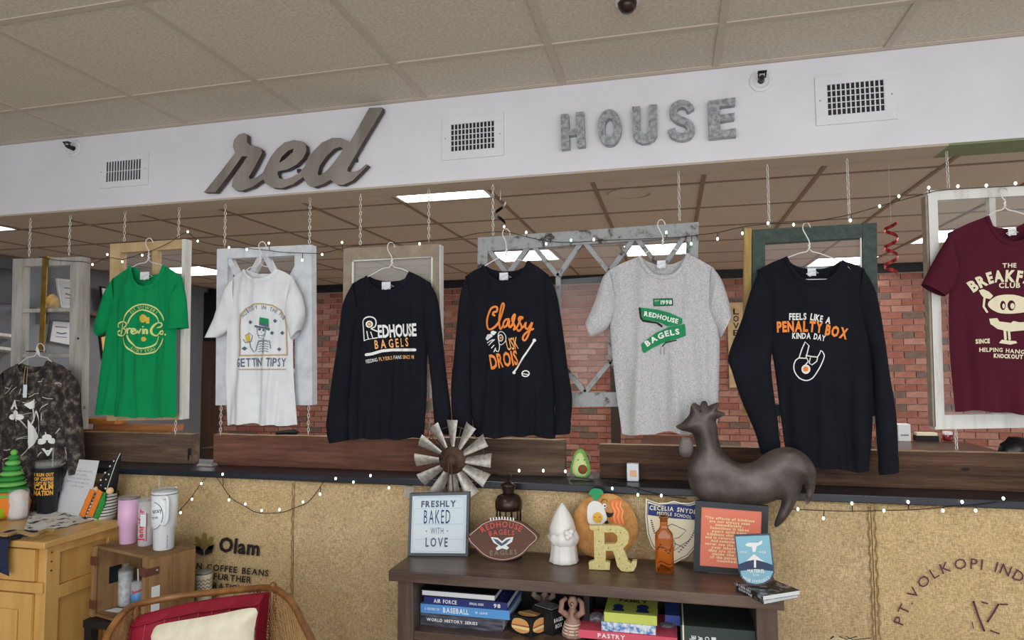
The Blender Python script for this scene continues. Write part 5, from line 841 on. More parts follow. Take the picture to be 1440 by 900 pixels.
# letter R
Yr = B(840, 802).y; R1 = K62([(205, 388), (350, 386), (500, 390), (560, 412), (600, 460), (610, 510), (596, 570), (548, 620), (580, 690), (598, 750), (632, 775), (645, 745), (690, 745), (682, 800), (655, 850), (590, 857), (530, 848), (490, 800), (465, 700), (445, 645), (375, 642), (370, 752), (415, 762), (412, 838), (300, 836), (205, 830), (200, 762), (258, 742), (252, 440), (215, 425)]); R2 = K62([(358, 458), (450, 455), (490, 490), (492, 545), (470, 572), (360, 575)])
dz = ZT + .001 - P(880, 804, Yr).z; t = thing('letter_ornament', 'pale gold glitter letter R standing in front of the bagel plaque', 'letter', (P(860, 800, Yr).x, Yr, ZT)); gl = mat('gold_glitter', (222, 208, 150), .7, c2=(194, 178, 112), scale=160, bump=.4)
vs, fs = fill2d([R1, R2]); MB().add([P(x, y, Yr) + Vector((0, 0, dz)) for x, y in vs], fs).obj('face', gl, t)
mb = MB()
for lp in (R1, R2): n = len(lp); q = [P(x, y, Yr) + Vector((0, 0, dz)) for x, y in lp]; mb.add(q + [p + Vector((0, .022, 0)) for p in q], [(i, (i + 1) % n, n + (i + 1) % n, n + i) for i in range(n)])
mb.add([P(x, y, Yr) + Vector((0, .022, dz)) for x, y in vs], fs).obj('edge', gl, t)
k = Ink(); 
for x, y in K62([(300, 428), (418, 428), (525, 460), (305, 548), (540, 575), (400, 615), (305, 680), (515, 720), (305, 800), (588, 818)]): k.disc((x, y), .8, 8)
k.lay('rivet', M['rust'], t, lambda x, y: P(x, y, Yr - .0008) + Vector((0, 0, dz)))
# amber bottle
bo = B(935, 804); r = (P(948, 780, bo.y).x - P(935, 780, bo.y).x); hz = lambda y: P(935, y, bo.y).z - P(935, 805, bo.y).z + .001
amb = mat('amber_glass', (214, 128, 52), .06, trans=.95, ior=1.45); t = thing('amber_bottle', 'square amber glass bottle standing in front of the school shield', 'bottle', (bo.x, bo.y, ZT))
MB().lathe([(r * .9, .001), (r, .004), (r, hz(758)), (r * .92, hz(751)), (r * .5, hz(744)), (r * .43, hz(740)), (r * .42, hz(731)), (r * .52, hz(730)), (r * .54, hz(727))], bo, 32, sq=.55, fy=.6).obj('glass_body', amb, t, smooth=True)
MB().lathe([(r * .38, hz(728)), (r * .38, hz(726)), (r * .2, hz(726) + .001)], bo, 20, fy=.7).obj('cork', M['rust'], t, smooth=True)
# rooster
RO = lambda l: [(880 + x / 3, 550 + y / 3) for x, y in l]; YR = -.105
ro = RO([(210, 150), (235, 135), (258, 112), (270, 92), (273, 68), (282, 50), (292, 47), (303, 56), (314, 60), (320, 45), (334, 41), (343, 48), (347, 62), (364, 55), (393, 48), (388, 80), (422, 93), (400, 110), (382, 121), (386, 152), (392, 205), (402, 240), (428, 275), (468, 300), (508, 306), (550, 292), (590, 262), (640, 240), (690, 236), (740, 254), (780, 290), (803, 338), (801, 395), (786, 450), (766, 478), (756, 466), (762, 430), (757, 405), (748, 392), (742, 412), (725, 455), (690, 522), (655, 562), (632, 574), (626, 560), (640, 520), (655, 475), (650, 455), (600, 474), (520, 492), (440, 496), (380, 490), (322, 468), (285, 430), (265, 382), (261, 330), (275, 290), (296, 250), (296, 225), (290, 205), (282, 180), (262, 172), (236, 166)])
q = [P(p.x, p.y, YR) for p in smoothp(ro, 3, True)]; t = thing('metal_rooster', 'large dark sheet metal rooster standing behind the orange quotation', 'rooster sculpture', (P(1050, 715, YR).x, YR, ZT))
MB().puff(q, YR, .032, .013, reach=.075, power=.6, wob=.006).obj('body', M['iron'], t, smooth=True)
MB().puff([P(x, y, YR - .03) for x, y in smoothp(RO([(243, 190), (272, 200), (284, 235), (275, 270), (253, 280), (230, 268), (225, 235), (232, 205)]), 3, True)], YR - .03, .004, .008).obj('wattle', M['iron'], t, smooth=True)
for x in (1010, 1050): a = P(x, 708, YR); MB().tube([a, Vector((a.x, YR, ZT + .006))], .006, 8).obj('leg', M['iron'], t)
a = P(1030, 700, YR); cubo('base_plate', M['iron'], t, a.x - .09, a.x + .09, YR - .03, YR + .03, ZT + .001, ZT + .007); MB().sphere(P(985, 578, YR - .018), .005, 8).obj('eye', M['bronze'], t)
# paperbacks and mountain plaque at the right corner
def slab_book(label, c4, z0, z1, m, topm=None):
    zt = z1; q = [PZ(x, y, zt) for x, y in c4]; t = thing('paperback', label, 'book', (sum(p.x for p in q) / 4, sum(p.y for p in q) / 4, z0), 'paperbacks stacked at the right corner')
    def inset(p, k): c = sum(q, Vector()) / 4; return c + (p - c) * k
    bot = [Vector((p.x, p.y, z0)) for p in q]; MB().hexa([p + Vector((0, 0, .001)) for p in [Vector((inset(p, .985).x, inset(p, .985).y, z0)) for p in q]], [Vector((inset(p, .985).x, inset(p, .985).y, z1 - .001)) for p in q]).obj('pages', M['paper'], t)
    MB().hexa([Vector((p.x, p.y, z1 - .001)) for p in q], q).hexa(bot, [p + Vector((0, 0, .001)) for p in bot]).hexa([bot[0], bot[1], bot[1] + Vector((.0, .0015, 0)), bot[0] + Vector((.0, .0015, 0))], [q[0], q[1], q[1] + Vector((0, .0015, 0)), q[0] + Vector((0, .0015, 0))]).obj('cover', m, t); return t, q, bot
ph = mat('black_white_cover', (38, 38, 42), .4, c2=(150, 150, 152), scale=45, lo=.5, hi=.62)
c4 = [(1034, 816.5), (1073, 838), (1124, 829), (1082, 812)]
t1, q1, b1_ = slab_book('lower black and white paperback jutting over the console corner', [(1035, 822), (1074, 843), (1122, 834), (1082, 817)], ZT + .001, ZT + .016, ph)
t2, q2, b2_ = slab_book('upper black and white paperback under the mountain plaque', [(1032, 816), (1073, 838), (1125, 830), (1083, 813)], ZT + .017, ZT + .031, ph)
for tt, qq, bb_, s in ((t1, q1, b1_, 'COFFEE'), (t2, q2, b2_, 'STORIES')): m_ = quadmap((qq[0], qq[1], bb_[1], bb_[0])); Ink().text(s, [(10, 75), (60, 75)], 50, .03, .2).lay('spine_title', M['paper'], tt, lambda x, y, m_=m_: m_(x / 100, y / 100, .001))
Yp = (q2[0].y + q2[2].y) / 2 - .02; shp = smoothp([(1032, 744), (1083, 742), (1086, 770), (1089, 795)], 2) + smoothp([(1089, 800), (1082, 811), (1066, 816), (1050, 813), (1040, 803), (1036, 785)], 3)
shp = [(1032, 744), (1083, 742), (1086, 770), (1089, 797), (1084, 808), (1074, 814), (1063, 816), (1050, 813), (1041, 803), (1037, 785)]
t, mf = flatthing('mountain_plaque', 'blue arched plaque with cable car and mountain standing on the paperbacks', 'plaque', shp, Yp, .006, mat('slate_edge', (70, 82, 98), .5), ZT + .032)
c_ = Vector((1061, 778)); shi = [tuple(c_ + (Vector(p) - c_) * .93) for p in shp]
Ink().poly(shi).lay('sky_panel', mat('plaque_sky', (134, 186, 206), .5), t, lambda x, y: mf(x, y, .0006))
Ink().poly([(1037, 786), (1050, 781), (1061, 778), (1074, 782), (1086, 786), (1087, 795), (1063, 792), (1038, 795)]).lay('mountain', mat('mountain_navy', (50, 66, 96), .6), t, lambda x, y: mf(x, y, .001))
Ink().poly([(1049, 781), (1060, 771), (1075, 782), (1063, 779), (1063, 790), (1060, 790), (1060, 779)]).poly([(1047, 758), (1052, 755), (1066, 755), (1072, 751), (1071, 757), (1064, 760), (1062, 768), (1058, 768), (1057, 761), (1050, 760)]).lay('snow_and_plane', M['whitep'], t, lambda x, y: mf(x, y, .0014))
Ink().text('1958', [(1041, 770), (1050, 770)], 3.5, .0, .1).text('1958', [(1067, 770), (1077, 770)], 3.5, 0, .1).text('MATEREL', [(1051, 797), (1075, 797)], 4.6, .04, .1).text('RUN', [(1059, 802), (1067, 802)], 3.4, .02, .1).text('HOB HARDEST', smoothp([(1044, 805), (1054, 810), (1064, 811), (1074, 810), (1083, 805)], 3), 4, .02, .1).lay('lettering', M['whitep'], t, lambda x, y: mf(x, y, .0018))
# avocado plush and votive on the ledge
ZL = 1.0755; ac = P(818, 660, .10); av = smoothp([(815, 630), (821, 632), (826, 642), (830, 654), (830, 664), (826, 671), (815, 672), (806, 669), (802, 660), (804, 648), (808, 636)], 3, True); q = [P(p.x, p.y, .10) for p in av]; dz = ZL + .002 - min(p.z for p in q)
t = thing('avocado_plush', 'small green plush avocado with brown stone on the ledge', 'plush toy', (ac.x, .10, ZL)); q = [p + Vector((0, 0, dz)) for p in q]
MB().puff(q, .10, .024, .007).obj('body', mat('avocado_green', (142, 196, 106), .9, c2=(122, 178, 90), scale=60), t, smooth=True); up_ = lambda o: (lambda x, y: P(x, y, .10 - o) + Vector((0, 0, dz)))
MB().puff([Vector((p.x, .082, p.z)) for p in [up_(0)(816 + (a.x - 816) * .72, 653 + (a.y - 653) * .78) for a in av]], .082, .010, .006).obj('front', mat('avocado_pale', (204, 222, 150), .9), t, smooth=True)
c = up_(.03)(819, 659); MB().sphere((c.x, .074, c.z), .019, 16, sy=.5).obj('stone', mat('stone_brown', (132, 78, 46), .8), t, smooth=True)
for x in (813, 822): MB().sphere(up_(.029)(x, 645.5), .0024, 8).obj('eye', M['ink'], t)
for x in (806, 832): c = up_(0)(x, 669); MB().sphere((c.x, .085, ZL + .012), .012, 10, sx=1.2, sy=1.3).obj('foot', mat('grey_plush', (112, 110, 104), .9), t, smooth=True)
MB().tube([P(812 + 18 * math.sin(k * .16) , 634 + 30 * (k / 20) ** 1.5, .115) for k in range(20)], .003, 6).obj('stem_cord', mat('grey_cord', (130, 128, 120), .9), t, smooth=True)
a, b = P(882, 677, .10), P(898, 653, .10); t = thing('votive_box', 'small white printed box on the ledge in front of the dark plank', 'box', (a.x, .1, ZL)); cubo('carton', M['paper'], t, a.x, b.x, .09, .125, ZL + .001, ZL + .001 + b.z - a.z, bevel=.002); zc = ZL + (b.z - a.z) * .45
cubo('label_patch', mat('peach_label', (232, 186, 140), .7), t, a.x + .012, b.x - .008, .0885, .09, zc - .012, zc + .014)

# ------------------------------------------------------------ oak cabinet at the left
ZK = .87; kx0, kx1, ky0, ky1 = -3.25, -2.378, -.50, -.135
cab = thing('oak_cabinet', 'honey oak cabinet with panelled side at the lower left', 'cabinet', ((kx0 + kx1) / 2, ky0, 0))
cubo('top_board', M['oakx'], cab, kx0, kx1 + .008, ky0 - .012, ky1, ZK - .026, ZK, bevel=.004); cubo('carcass', M['oak'], cab, kx0 + .01, kx1 - .03, ky0 + .015, ky1 - .002, .03, ZK - .027)
def sp(nm, y0, y1, z0, z1, x=kx1 - .03, d=.022, m='oak'): cubo(nm, M[m], cab, x, x + d, y0, y1, z0, z1, bevel=.002)
sp('side_stile', ky0 + .014, ky0 + .075, .03, ZK - .027); sp('side_stile', ky1 - .06, ky1 - .002, .03, ZK - .027); sp('side_rail', ky0 + .075, ky1 - .06, ZK - .06, ZK - .027); sp('side_rail', ky0 + .075, ky1 - .06, ZK - .24, ZK - .19); sp('side_rail', ky0 + .075, ky1 - .06, .03, .12)
sp('side_panel', ky0 + .076, ky1 - .061, ZK - .189, ZK - .061, d=.008); sp('side_panel', ky0 + .076, ky1 - .061, .121, ZK - .241, d=.008)
def fp(nm, x0, x1, z0, z1, y=ky0 + .015, d=.018): cubo(nm, M['oak'], cab, x0, x1, y - d, y, z0, z1, bevel=.003)
fp('face_rail', kx0 + .01, kx1 - .012, ZK - .2, ZK - .16, d=.012); 
for i in range(2):
    x0 = kx0 + .02 + i * .41; x1 = x0 + .385; fp('drawer', x0, x1 + .01, ZK - .155, ZK - .032); MB().sphere(((x0 + x1) / 2, ky0 - .018, ZK - .09), .014, 12).obj('knob', M['oakx'], cab, smooth=True)
    d_ = MB().box(x0, x1, ky0, ky0 + .014, .06, ZK - .205).obj('door', M['oak'], cab, bevel=.003)
    cubo('door_panel', M['oak'], d_, x0 + .06, x1 - .06, ky0 - .008, ky0, .12, ZK - .265, bevel=.005)
for dz_ in (.05, .085, .12): MB().sphere((kx1 - .0075, ky0 + .035, ZK - dz_), .004, 8).obj('peg_hole', M['rust'], cab)
# crate
ZR = .80; fl, fr, br = PZ(134.5, 767, ZR), PZ(210, 783, ZR), PZ(275.5, 766.7, ZR); bl2 = fl + (br - fr); ex = (fr - fl).normalized(); ey = (br - fr).normalized(); W_, D_ = (fr - fl).length, (br - fr).length; H_ = ZR - P(133, 866, fl.y).z
cr_ = thing('wooden_crate', 'brown wooden crate on its side beside the oak cabinet', 'crate', (fl.x, fl.y, ZR - H_))
def ob(nm, m, u0, u1, v0, v1, z0, z1, par_=None):
    q = lambda z: [fl + ex * a + ey * b + Vector((0, 0, z - fl.z)) for a, b in ((u0, v0), (u1, v0), (u1, v1), (u0, v1))]; return MB().hexa(q(ZR - H_ + z0), q(ZR - H_ + z1)).obj(nm, m, par_ or cr_, bevel=.0015)
th = .012; ob('top_board', M['cratet'], 0, W_, 0, D_, H_ - th, H_); ob('bottom_board', M['cratet'], 0, W_, 0, D_, 0, th); ob('side_board', M['crate'], 0, th, 0, D_, th, H_ - th)
for i in range(2): ob('side_board', M['crate'], W_ - th, W_, D_ * i / 2 + .001, D_ * (i + 1) / 2, th, H_ - th)
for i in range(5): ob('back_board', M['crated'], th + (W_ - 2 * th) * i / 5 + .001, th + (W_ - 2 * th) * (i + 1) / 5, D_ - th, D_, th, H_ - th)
for u0, u1 in ((0, .018), (W_ - .022, W_)): ob('corner_post', M['crate'], u0, u1, -.014, 0, 0, H_)
for u0, u1 in ((-.002, .04), (W_ - .03, W_ + .004)):
    for z0 in (.035, H_ - .075): ob('leather_strap', M['leather'], u0, u1, -.018, -.014, z0, z0 + .035)
for z0 in (H_ - .075,): o_ = ob('leather_strap', M['leather'], W_, W_ + .003, -.018, .04, z0, z0 + .03); MB().sphere(fl + ex * (W_ + .005) + ey * .03 + Vector((0, 0, z0 - H_ + .017)), .005, 8).obj('rivet', M['galv'], o_)
ob('handle_slot', M['black'], th, th + .002, .05, .10, H_ - .17, H_ - .10)
ob('label_card', M['paper'], W_, W_ + .002, .012, .045, H_ - .22, H_ - .12)
bench = thing('black_bench', 'low black bench carrying the wooden crate', 'bench', (-2.3, -.2, 0)); zb = ZR - H_ - .0015; bx0, bx1 = P(111, 880, -.3).x, P(330, 870, -.1).x
cubo('bench_top', M['black'], bench, kx1 + .012, bx1, -.33, -.02, zb - .03, zb, bevel=.002)
for x, y in ((kx1 + .015, -.325), (bx1 - .04, -.325), (kx1 + .015, -.06), (bx1 - .04, -.06)): cubo('leg', M['black'], bench, x, x + .035, y, y + .035, 0, zb - .031)
# tumblers on the crate
def px2m(c, px): return px * (P(500 + 100, 700, c.y).x - P(500, 700, c.y).x) / 100 * 1.0
def onz(px, py, z): return PZ(px, py, z)
def mpx(c):   # metres per pixel at c
    a = PJ(c); b = PJ(c + Vector((0, 0, .1))); return .1 / abs(b[1] - a[1])
def tumbler(label, px, base, top, rt, rb, m, step=None, lid=None, zbase=ZR, name='tumbler', sx=0):
    c = onz(px, base, zbase); c.z = zbase + .001; k = mpx(c); h = (base - top) * k; t = thing(name, label, 'tumbler', c, 'tumblers on the crate and cabinet')
    pf = [(rb * k * .92, 0), (rb * k, .004)] + ([(step[1] * k, step[0] * h - .004), (step[2] * k, step[0] * h + .004)] if step else []) + [(rt * k, h)]
    MB().lathe(pf, c, 32).obj('body', m, t, smooth=True); return t, c, k, h
def wrapmap(c, k, r, px, base, z0): # px around the front of a cylinder facing the camera
    v = Vector(CAMP) - c; a0 = math.atan2(v.y, v.x)
    def fn(x, y): 
        s_ = max(-.98, min(.98, (x - px) * k / r)); a = a0 + math.asin(s_); return Vector((c.x + (r + .0012) * math.cos(a), c.y + (r + .0012) * math.sin(a), z0 + (base - y) * k))
    return fn
t, c, k, h = tumbler('pink lidded tumbler with small black lettering, left on the crate', 180, 764, 700, 14, 11, mat('pink_enamel', (222, 178, 212), .35), step=(.42, 12, 14)); MB().lathe([(14.3 * k, h), (14.6 * k, h + .003), (13 * k, h + .009), (.002, h + .01)], c, 32).obj('lid', M['glassd'], t, smooth=True); MB().lathe([(14.2 * k, h - .004), (14.4 * k, h)], c, 32).obj('rim', M['galv'], t)
Ink().text('blessed', [(168, 716), (180, 714)], 3, 0, .1).text('mama life', [(168, 722), (188, 719)], 3, 0, .1).text('is the best', [(168, 727), (186, 725)], 3, 0, .1).lay('lettering', M['ink'], t, wrapmap(c, k, 13.2 * k, 180, 764, c.z), 3)
t, c, k, h = tumbler('clear glass tumbler with red upright lettering between pink and white tumblers', 204, 767, 704, 10.5, 9.5, mat('clear_tumbler_glass', (222, 224, 228), .1, alpha=.55)); MB().lathe([(10.8 * k, h), (11 * k, h + .004), (9 * k, h + .012), (.002, h + .013)], c, 24).obj('lid', M['glassd'], t, smooth=True); MB().tube([c + Vector((0, 0, .02)), c + Vector((.002, 0, h + .035))], .003, 8).obj('straw', M['glassd'], t)
fm_ = wrapmap(c, k, 10.2 * k, 204, 767, c.z); Ink().text('Jennifer', [(201, 759), (201, 714)], 6, .03, .08).stroke([(205, 759), (205, 720)], 1).lay('lettering', mat('red_lettering', (206, 40, 70), .5), t, fm_, 3); cubo('hang_tag', M['paper'], t, c.x + .004, c.x + .032, c.y - 11.5 * k, c.y - 11.2 * k, c.z + .085, c.z + .135)
t, c, k, h = tumbler('large white tumbler with side handle and straw on the crate', 230, 772, 690, 17.5, 13.5, mat('white_enamel', (226, 232, 236), .3), step=(.40, 14.5, 16.8))
MB().lathe([(17.8 * k, h), (18 * k, h + .004), (17 * k, h + .012), (16 * k, h + .014), (.002, h + .014)], c, 32).obj('lid', M['glassd'], t, smooth=True); MB().lathe([(17.7 * k, h - .012), (17.8 * k, h - .008)], c, 32).obj('steel_band', M['galv'], t)
MB().tube([c + Vector((-.028, 0, .1)), c + Vector((-.030, 0, h + .06))], .0045, 10).obj('straw', M['glassd'], t, smooth=True)
MB().tube(smoothp([c + Vector((x * k, -14 * k, (772 - y) * k)) for x, y in ((10, 698), (14, 696), (17, 699), (17.5, 715), (16.5, 728), (12, 734), (7, 733))], 3), .007, 10).obj('handle', mat('white_enamel', (226, 232, 236), .3), t, smooth=True)
fm_ = wrapmap(c, k, 17.2 * k, 230, 772, c.z); k_ = Ink().stroke(E2(215, 722, 13, 19, -80, 80, 16), .8).text('stay', [(216, 719), (227, 716)], 6, .01, .05).text('true', [(215, 727), (222, 725)], 4, 0, .05); k_.lay('lettering', M['inkg'], t, fm_, 3)
k_ = Ink().text('DISHWASHER SAFE', [(235, 769), (235, 750)], 1.6, 0, .1); k_.lay('lettering', M['inkg'], t, wrapmap(c, k, 14 * k, 230, 772, c.z), 3)
# inside the crate
zi = ZR - H_ + .0125
t, c, k, h = tumbler('plastic-wrapped white pitcher tumbler inside the crate', 176, 851, 802, 10, 9, mat('plastic_wrapped_white', (206, 210, 212), .2, c2=(160, 166, 170), scale=60, bump=.6), zbase=zi, name='wrapped_tumbler'); MB().lathe([(10.4 * k, h), (9 * k, h + .012), (4 * k, h + .014), (4 * k, h + .028), (.002, h + .03)], c, 20).obj('lid', M['glassd'], t, smooth=True)
MB().tube([c + Vector((-(9 + 5 * math.sin(a)) * k, -.005, (.35 + .5 * (a / PI)) * h)) for a in [PI * i / 10 for i in range(11)]], .003, 8).obj('handle', M['black'], t, smooth=True)
t, c, k, h = tumbler('clear cup with blue picture band and straw inside the crate', 194, 853, 817, 10, 8.5, mat('clear_tumbler_glass', (222, 224, 228), .1, alpha=.55), zbase=zi, name='printed_cup'); MB().lathe([(8.9 * k, .2 * h), (9.4 * k, .6 * h)], c, 24).obj('blue_band', mat('blue_band', (92, 150, 214), .5), t, smooth=True); MB().tube([c + Vector((.005, 0, .01)), c + Vector((-.005, 0, h + .05))], .003, 8).obj('straw', M['wire'], t)
Ink().text('beach', [(187, 832), (202, 828)], 4, .03, .05).lay('lettering', mat('red_lettering', (206, 40, 70), .5), t, wrapmap(c, k, 9.9 * k, 194, 853, c.z), 3)
c = onz(160, 858, zi); o_ = MB().hexa([c + Vector((-.03, -.015, .0005)), c + Vector((.04, -.02, .0005)), c + Vector((.045, .02, .0005)), c + Vector((-.01, .02, .0005))], [c + Vector((-.03, -.015, .002)), c + Vector((.04, -.02, .002)), c + Vector((.045, .02, .002)), c + Vector((-.01, .02, .002))]).obj('paper_tag', M['paper']); tag(o_, 'white paper tag lying on the crate floor', 'tag')
# chevron jar behind the chair
c = Vector((P(286, 820, -.08).x, -.08, zb)); k = mpx(c); hh = P(286, 803, -.08).z - zb; t = thing('chevron_canister', 'white canister with grey chevron pattern between crate and cane chair', 'canister', c); MB().lathe([(11 * k, .001), (11.5 * k, .006), (11.5 * k, hh - .012), (10.5 * k, hh)], c, 28).obj('jar', M['cream'], t, smooth=True); MB().lathe([(11.8 * k, hh - .008), (11.8 * k, hh + .001), (.002, hh + .004)], c, 28).obj('lid', M['galv'], t, smooth=True)
k_ = Ink()
for i in range(4):
    for j in range(5): x = 277 + i * 5; y = 812 + j * 5; k_.stroke([(x, y), (x + 2.5, y + 3)], 1.1).stroke([(x + 2.5, y + 3), (x + 5, y)], 1.1)
k_.lay('chevron_pattern', mat('chevron_grey', (150, 140, 130), .6), t, lambda x, y: Vector((wrapmap(c, k, 11.6 * k, 287, 803, 0)(x, y).x, wrapmap(c, k, 11.6 * k, 287, 803, 0)(x, y).y, zb + hh - (y - 803) * k)), 3)
# things on the cabinet
K0 = lambda l: [(x / 6, 620 + y / 6) for x, y in l]
t, c, k, h = tumbler('black tumbler with orange stacked lettering on the cabinet', 66, 722, 657, 16, 12, mat('black_enamel', (34, 36, 42), .45), step=(.45, 12.6, 16.2), zbase=ZK); MB().lathe([(16.2 * k, h), (16.6 * k, h + .012), (16 * k, h + .03), (15.5 * k, h + .03)], c, 28).obj('lid', M['glassd'], t, smooth=True); MB().tube([c + Vector((.02, 0, .05)), c + Vector((.022, 0, h + .09))], .004, 8).obj('straw', M['glassd'], t)
ik_ = Ink()
for i, (s, hh_) in enumerate((('I RUN OUT', 4.5), ('OF COFFEE', 4.5), ('LOST IN THE', 4.5), ('CALM', 6.5), ('NATION', 6.5))): y = 666 + sum((4.5, 4.5, 4.5, 6.5, 6.5)[:i]) + (i + .8) * 1.6; ik_.text(s, [(50, y), (72, y + .6)], hh_, .045, .04)
ik_.lay('lettering', mat('golden_print', (236, 172, 64), .7), t, wrapmap(c, k, 16.3 * k, 66, 722, c.z), 3)
# yarn jar
c = onz(25, 730, ZK); c.z = ZK; k = mpx(c); t = thing('glass_jar', 'round glass jar stuffed with pastel yarn beside the green gnome', 'jar', c); MB().lathe([(12.5 * k, .001), (13 * k, .006), (13 * k, 38 * k), (12 * k, 42 * k)], c, 28).obj('glass', mat('clear_jar_glass', (230, 232, 235), .05, alpha=.22), t, smooth=True)
MB().lathe([(10 * k, .006), (11.5 * k, .02), (11.5 * k, 36 * k), (6 * k, 41 * k), (.001, 42 * k)], c, 28, dent=lambda a, z_: .05 * math.sin(a * 8 + z_ * 200)).obj('yarn', mat('pastel_yarn', (226, 222, 220), .95, c2=(236, 190, 140), scale=30, bump=.8, lo=.5, hi=.75), t, smooth=True); MB().tube([c + Vector((-(12 + 7 * math.sin(PI * i / 8)) * k, -.01, (8 + 22 * i / 8) * k)) for i in range(9)], .0035, 8).obj('handle', mat('clear_jar_glass', (230, 232, 235), .05, alpha=.22), t, smooth=True)
# green gnome
c = onz(12, 728, ZK); c.z = ZK; k = mpx(c); t = thing('gnome_plush', 'plush gnome with ribbed green hat and orange body at the far left', 'gnome', c, 'plush gnomes on the cabinet')
MB().lathe([(15 * k, .001), (24 * k, 8 * k), (26 * k, 22 * k), (20 * k, 36 * k), (8 * k, 42 * k)], c, 28).obj('body', mat('orange_plush', (232, 132, 48), .95, bump=.6, bscale=200), t, smooth=True)
for i in range(9): z_ = 33 + i * 7.4; r = 24 - i * 2.45; MB().sphere(c + Vector((.002 * i, 0, z_ * k)), r * k, 20, sz=4.4 / max(r, 1)).obj('hat_rib', mat('green_plush' + ('_dark' if i % 2 else ''), (52, 150, 66) if i % 2 else (120, 196, 100), .95, bump=.5, bscale=200), t, smooth=True)
MB().lathe([(.001, 0), (20 * k, 4 * k), (23 * k, 16 * k), (14 * k, 22 * k)], c + Vector((-.02, -.05, 0)), 20).obj('feet', mat('lime_plush', (164, 190, 30), .95), t, smooth=True)
q_ = c + Vector((.0, -.075, 42 * k)); cubo('tag', M['paper'], t, q_.x - .014, q_.x + .012, q_.y - .001, q_.y, q_.z - .018, q_.z + .018)
# card
zq = ZK + .004; a = onz(79, 719, zq); b = onz(121, 729, zq); ttl = P(95, 645, a.y + .05); ttr = P(139, 648, b.y + .05); a.z = b.z = zq; t = thing('paper_card', 'tall white notice card leaning between black tumbler and gnome', 'card', (a + b) / 2); mp = quadmap((ttl, ttr, b, a)); MB().prism([mp(0, 0), mp(1, 0), mp(1, 1), mp(0, 1)], (0, .003, 0)).obj('card', M['paper'], t)
ik_ = Ink()
for i, s in enumerate(('AS ADVERTISED ONLY THE', 'BEAUTY IS MADE', 'NO LOVE CAN BE THROWN', 'IF THE WORLD WERE ALL', 'A COMET AGAIN', '...')): ik_.text(s, [(50 - len(s) * 1.7, 22 + i * 7), (50 + len(s) * 1.7, 22 + i * 7)], 2.6, 0, .15)
ik_.lay('lettering', mat('faint_ink', (140, 144, 150), .8), t, lambda x, y: mp(x / 100, y / 100, .0006)); MB().prism([mp(.4, .3, -.003), mp(.6, .3, -.003), mp(.6, 1, -.04), mp(.4, 1, -.04)], (0, .002, 0)).obj('easel_back', M['paper'], t)
# black-hat gnome
c = onz(139, 727, ZK); c.z = ZK; k = mpx(c); t = thing('gnome_plush', 'plush gnome with polka dot black hat, orange scarf and striped body', 'gnome', c, 'plush gnomes on the cabinet'); lean = Vector((.34, 0, 1))
MB().tube([c + lean * (z_ * k) for z_ in (.5, 4, 18, 34, 42)], [17 * k, 20 * k, 19 * k, 14 * k, 8 * k], 20).obj('body', M['whitep'], t, smooth=True)
for i in range(8): z_ = 4 + i * 4.4; rr = 20.3 - max(0, i - 3) * 1.3; MB().tube([c + lean * (z_ * k) + Vector((rr * k * math.cos(a), rr * k * math.sin(a), 0)) for a in [2 * PI * j / 20 for j in range(20)]], .7 * k, 5, closed=True).obj('stripe', M['ink'], t)
for sx, kk_ in ((-9, .0), (5, .2)): MB().puff([c + lean * (z_ * k) + Vector(((sx + dx) * k, 0, 0)) for dx, z_ in ((-6, 6), (4, 4), (8, 40), (-1, 44))], c.y - 21 * k, 3 * k, .008).obj('scarf', mat('orange_plush', (232, 132, 48), .95), t, smooth=True)
for sx in (-8, 16): MB().sphere(c + lean * (40 * k) + Vector((sx * k, -12 * k, 0)), 5 * k, 12).obj('hand', mat('skin_felt', (236, 200, 150), .9), t, smooth=True)
MB().puff([c + lean * (z_ * k) + Vector((dx * k, 0, 0)) for dx, z_ in ((6, 2), (14, 0), (17, 20), (13, 38), (6, 40), (8, 20))], c.y - 15 * k, 5 * k, .008).obj('green_sleeve', mat('green_plush_dark', (52, 150, 66), .95), t, smooth=True)
hb = c + lean * (40 * k); hp = [hb + Vector((-2, 0, 0)) * k, hb + Vector((4, 0, 13)) * k, hb + Vector((10, 0, 27)) * k, hb + Vector((16, 0, 41)) * k, hb + Vector((21, 0, 51)) * k]; MB().tube(hp, [13.5 * k, 10.5 * k, 7 * k, 4 * k, .8 * k], 20).obj('hat', mat('black_velour', (26, 26, 30), .8), t, smooth=True)
for i in range(9): f_ = [(-8, 4), (0, 7), (8, 3), (-3, 14), (6, 15), (2, 24), (9, 22), (8, 33), (13, 40)][i]; rr = 13.5 - f_[1] * .24; MB().sphere(hb + Vector((f_[0], 0, f_[1])) * k + Vector((0, -rr * k * .92, 0)), 1.3 * k, 8).obj('dot', M['whitep'], t)
MB().tube([hp[-1] + Vector((0, -.004, 0)), hp[-2] + Vector((.012, -.02, 0)), hp[0] + Vector((.03, -.03, 0))], .0015, 5).obj('tag_string', M['wire'], t)
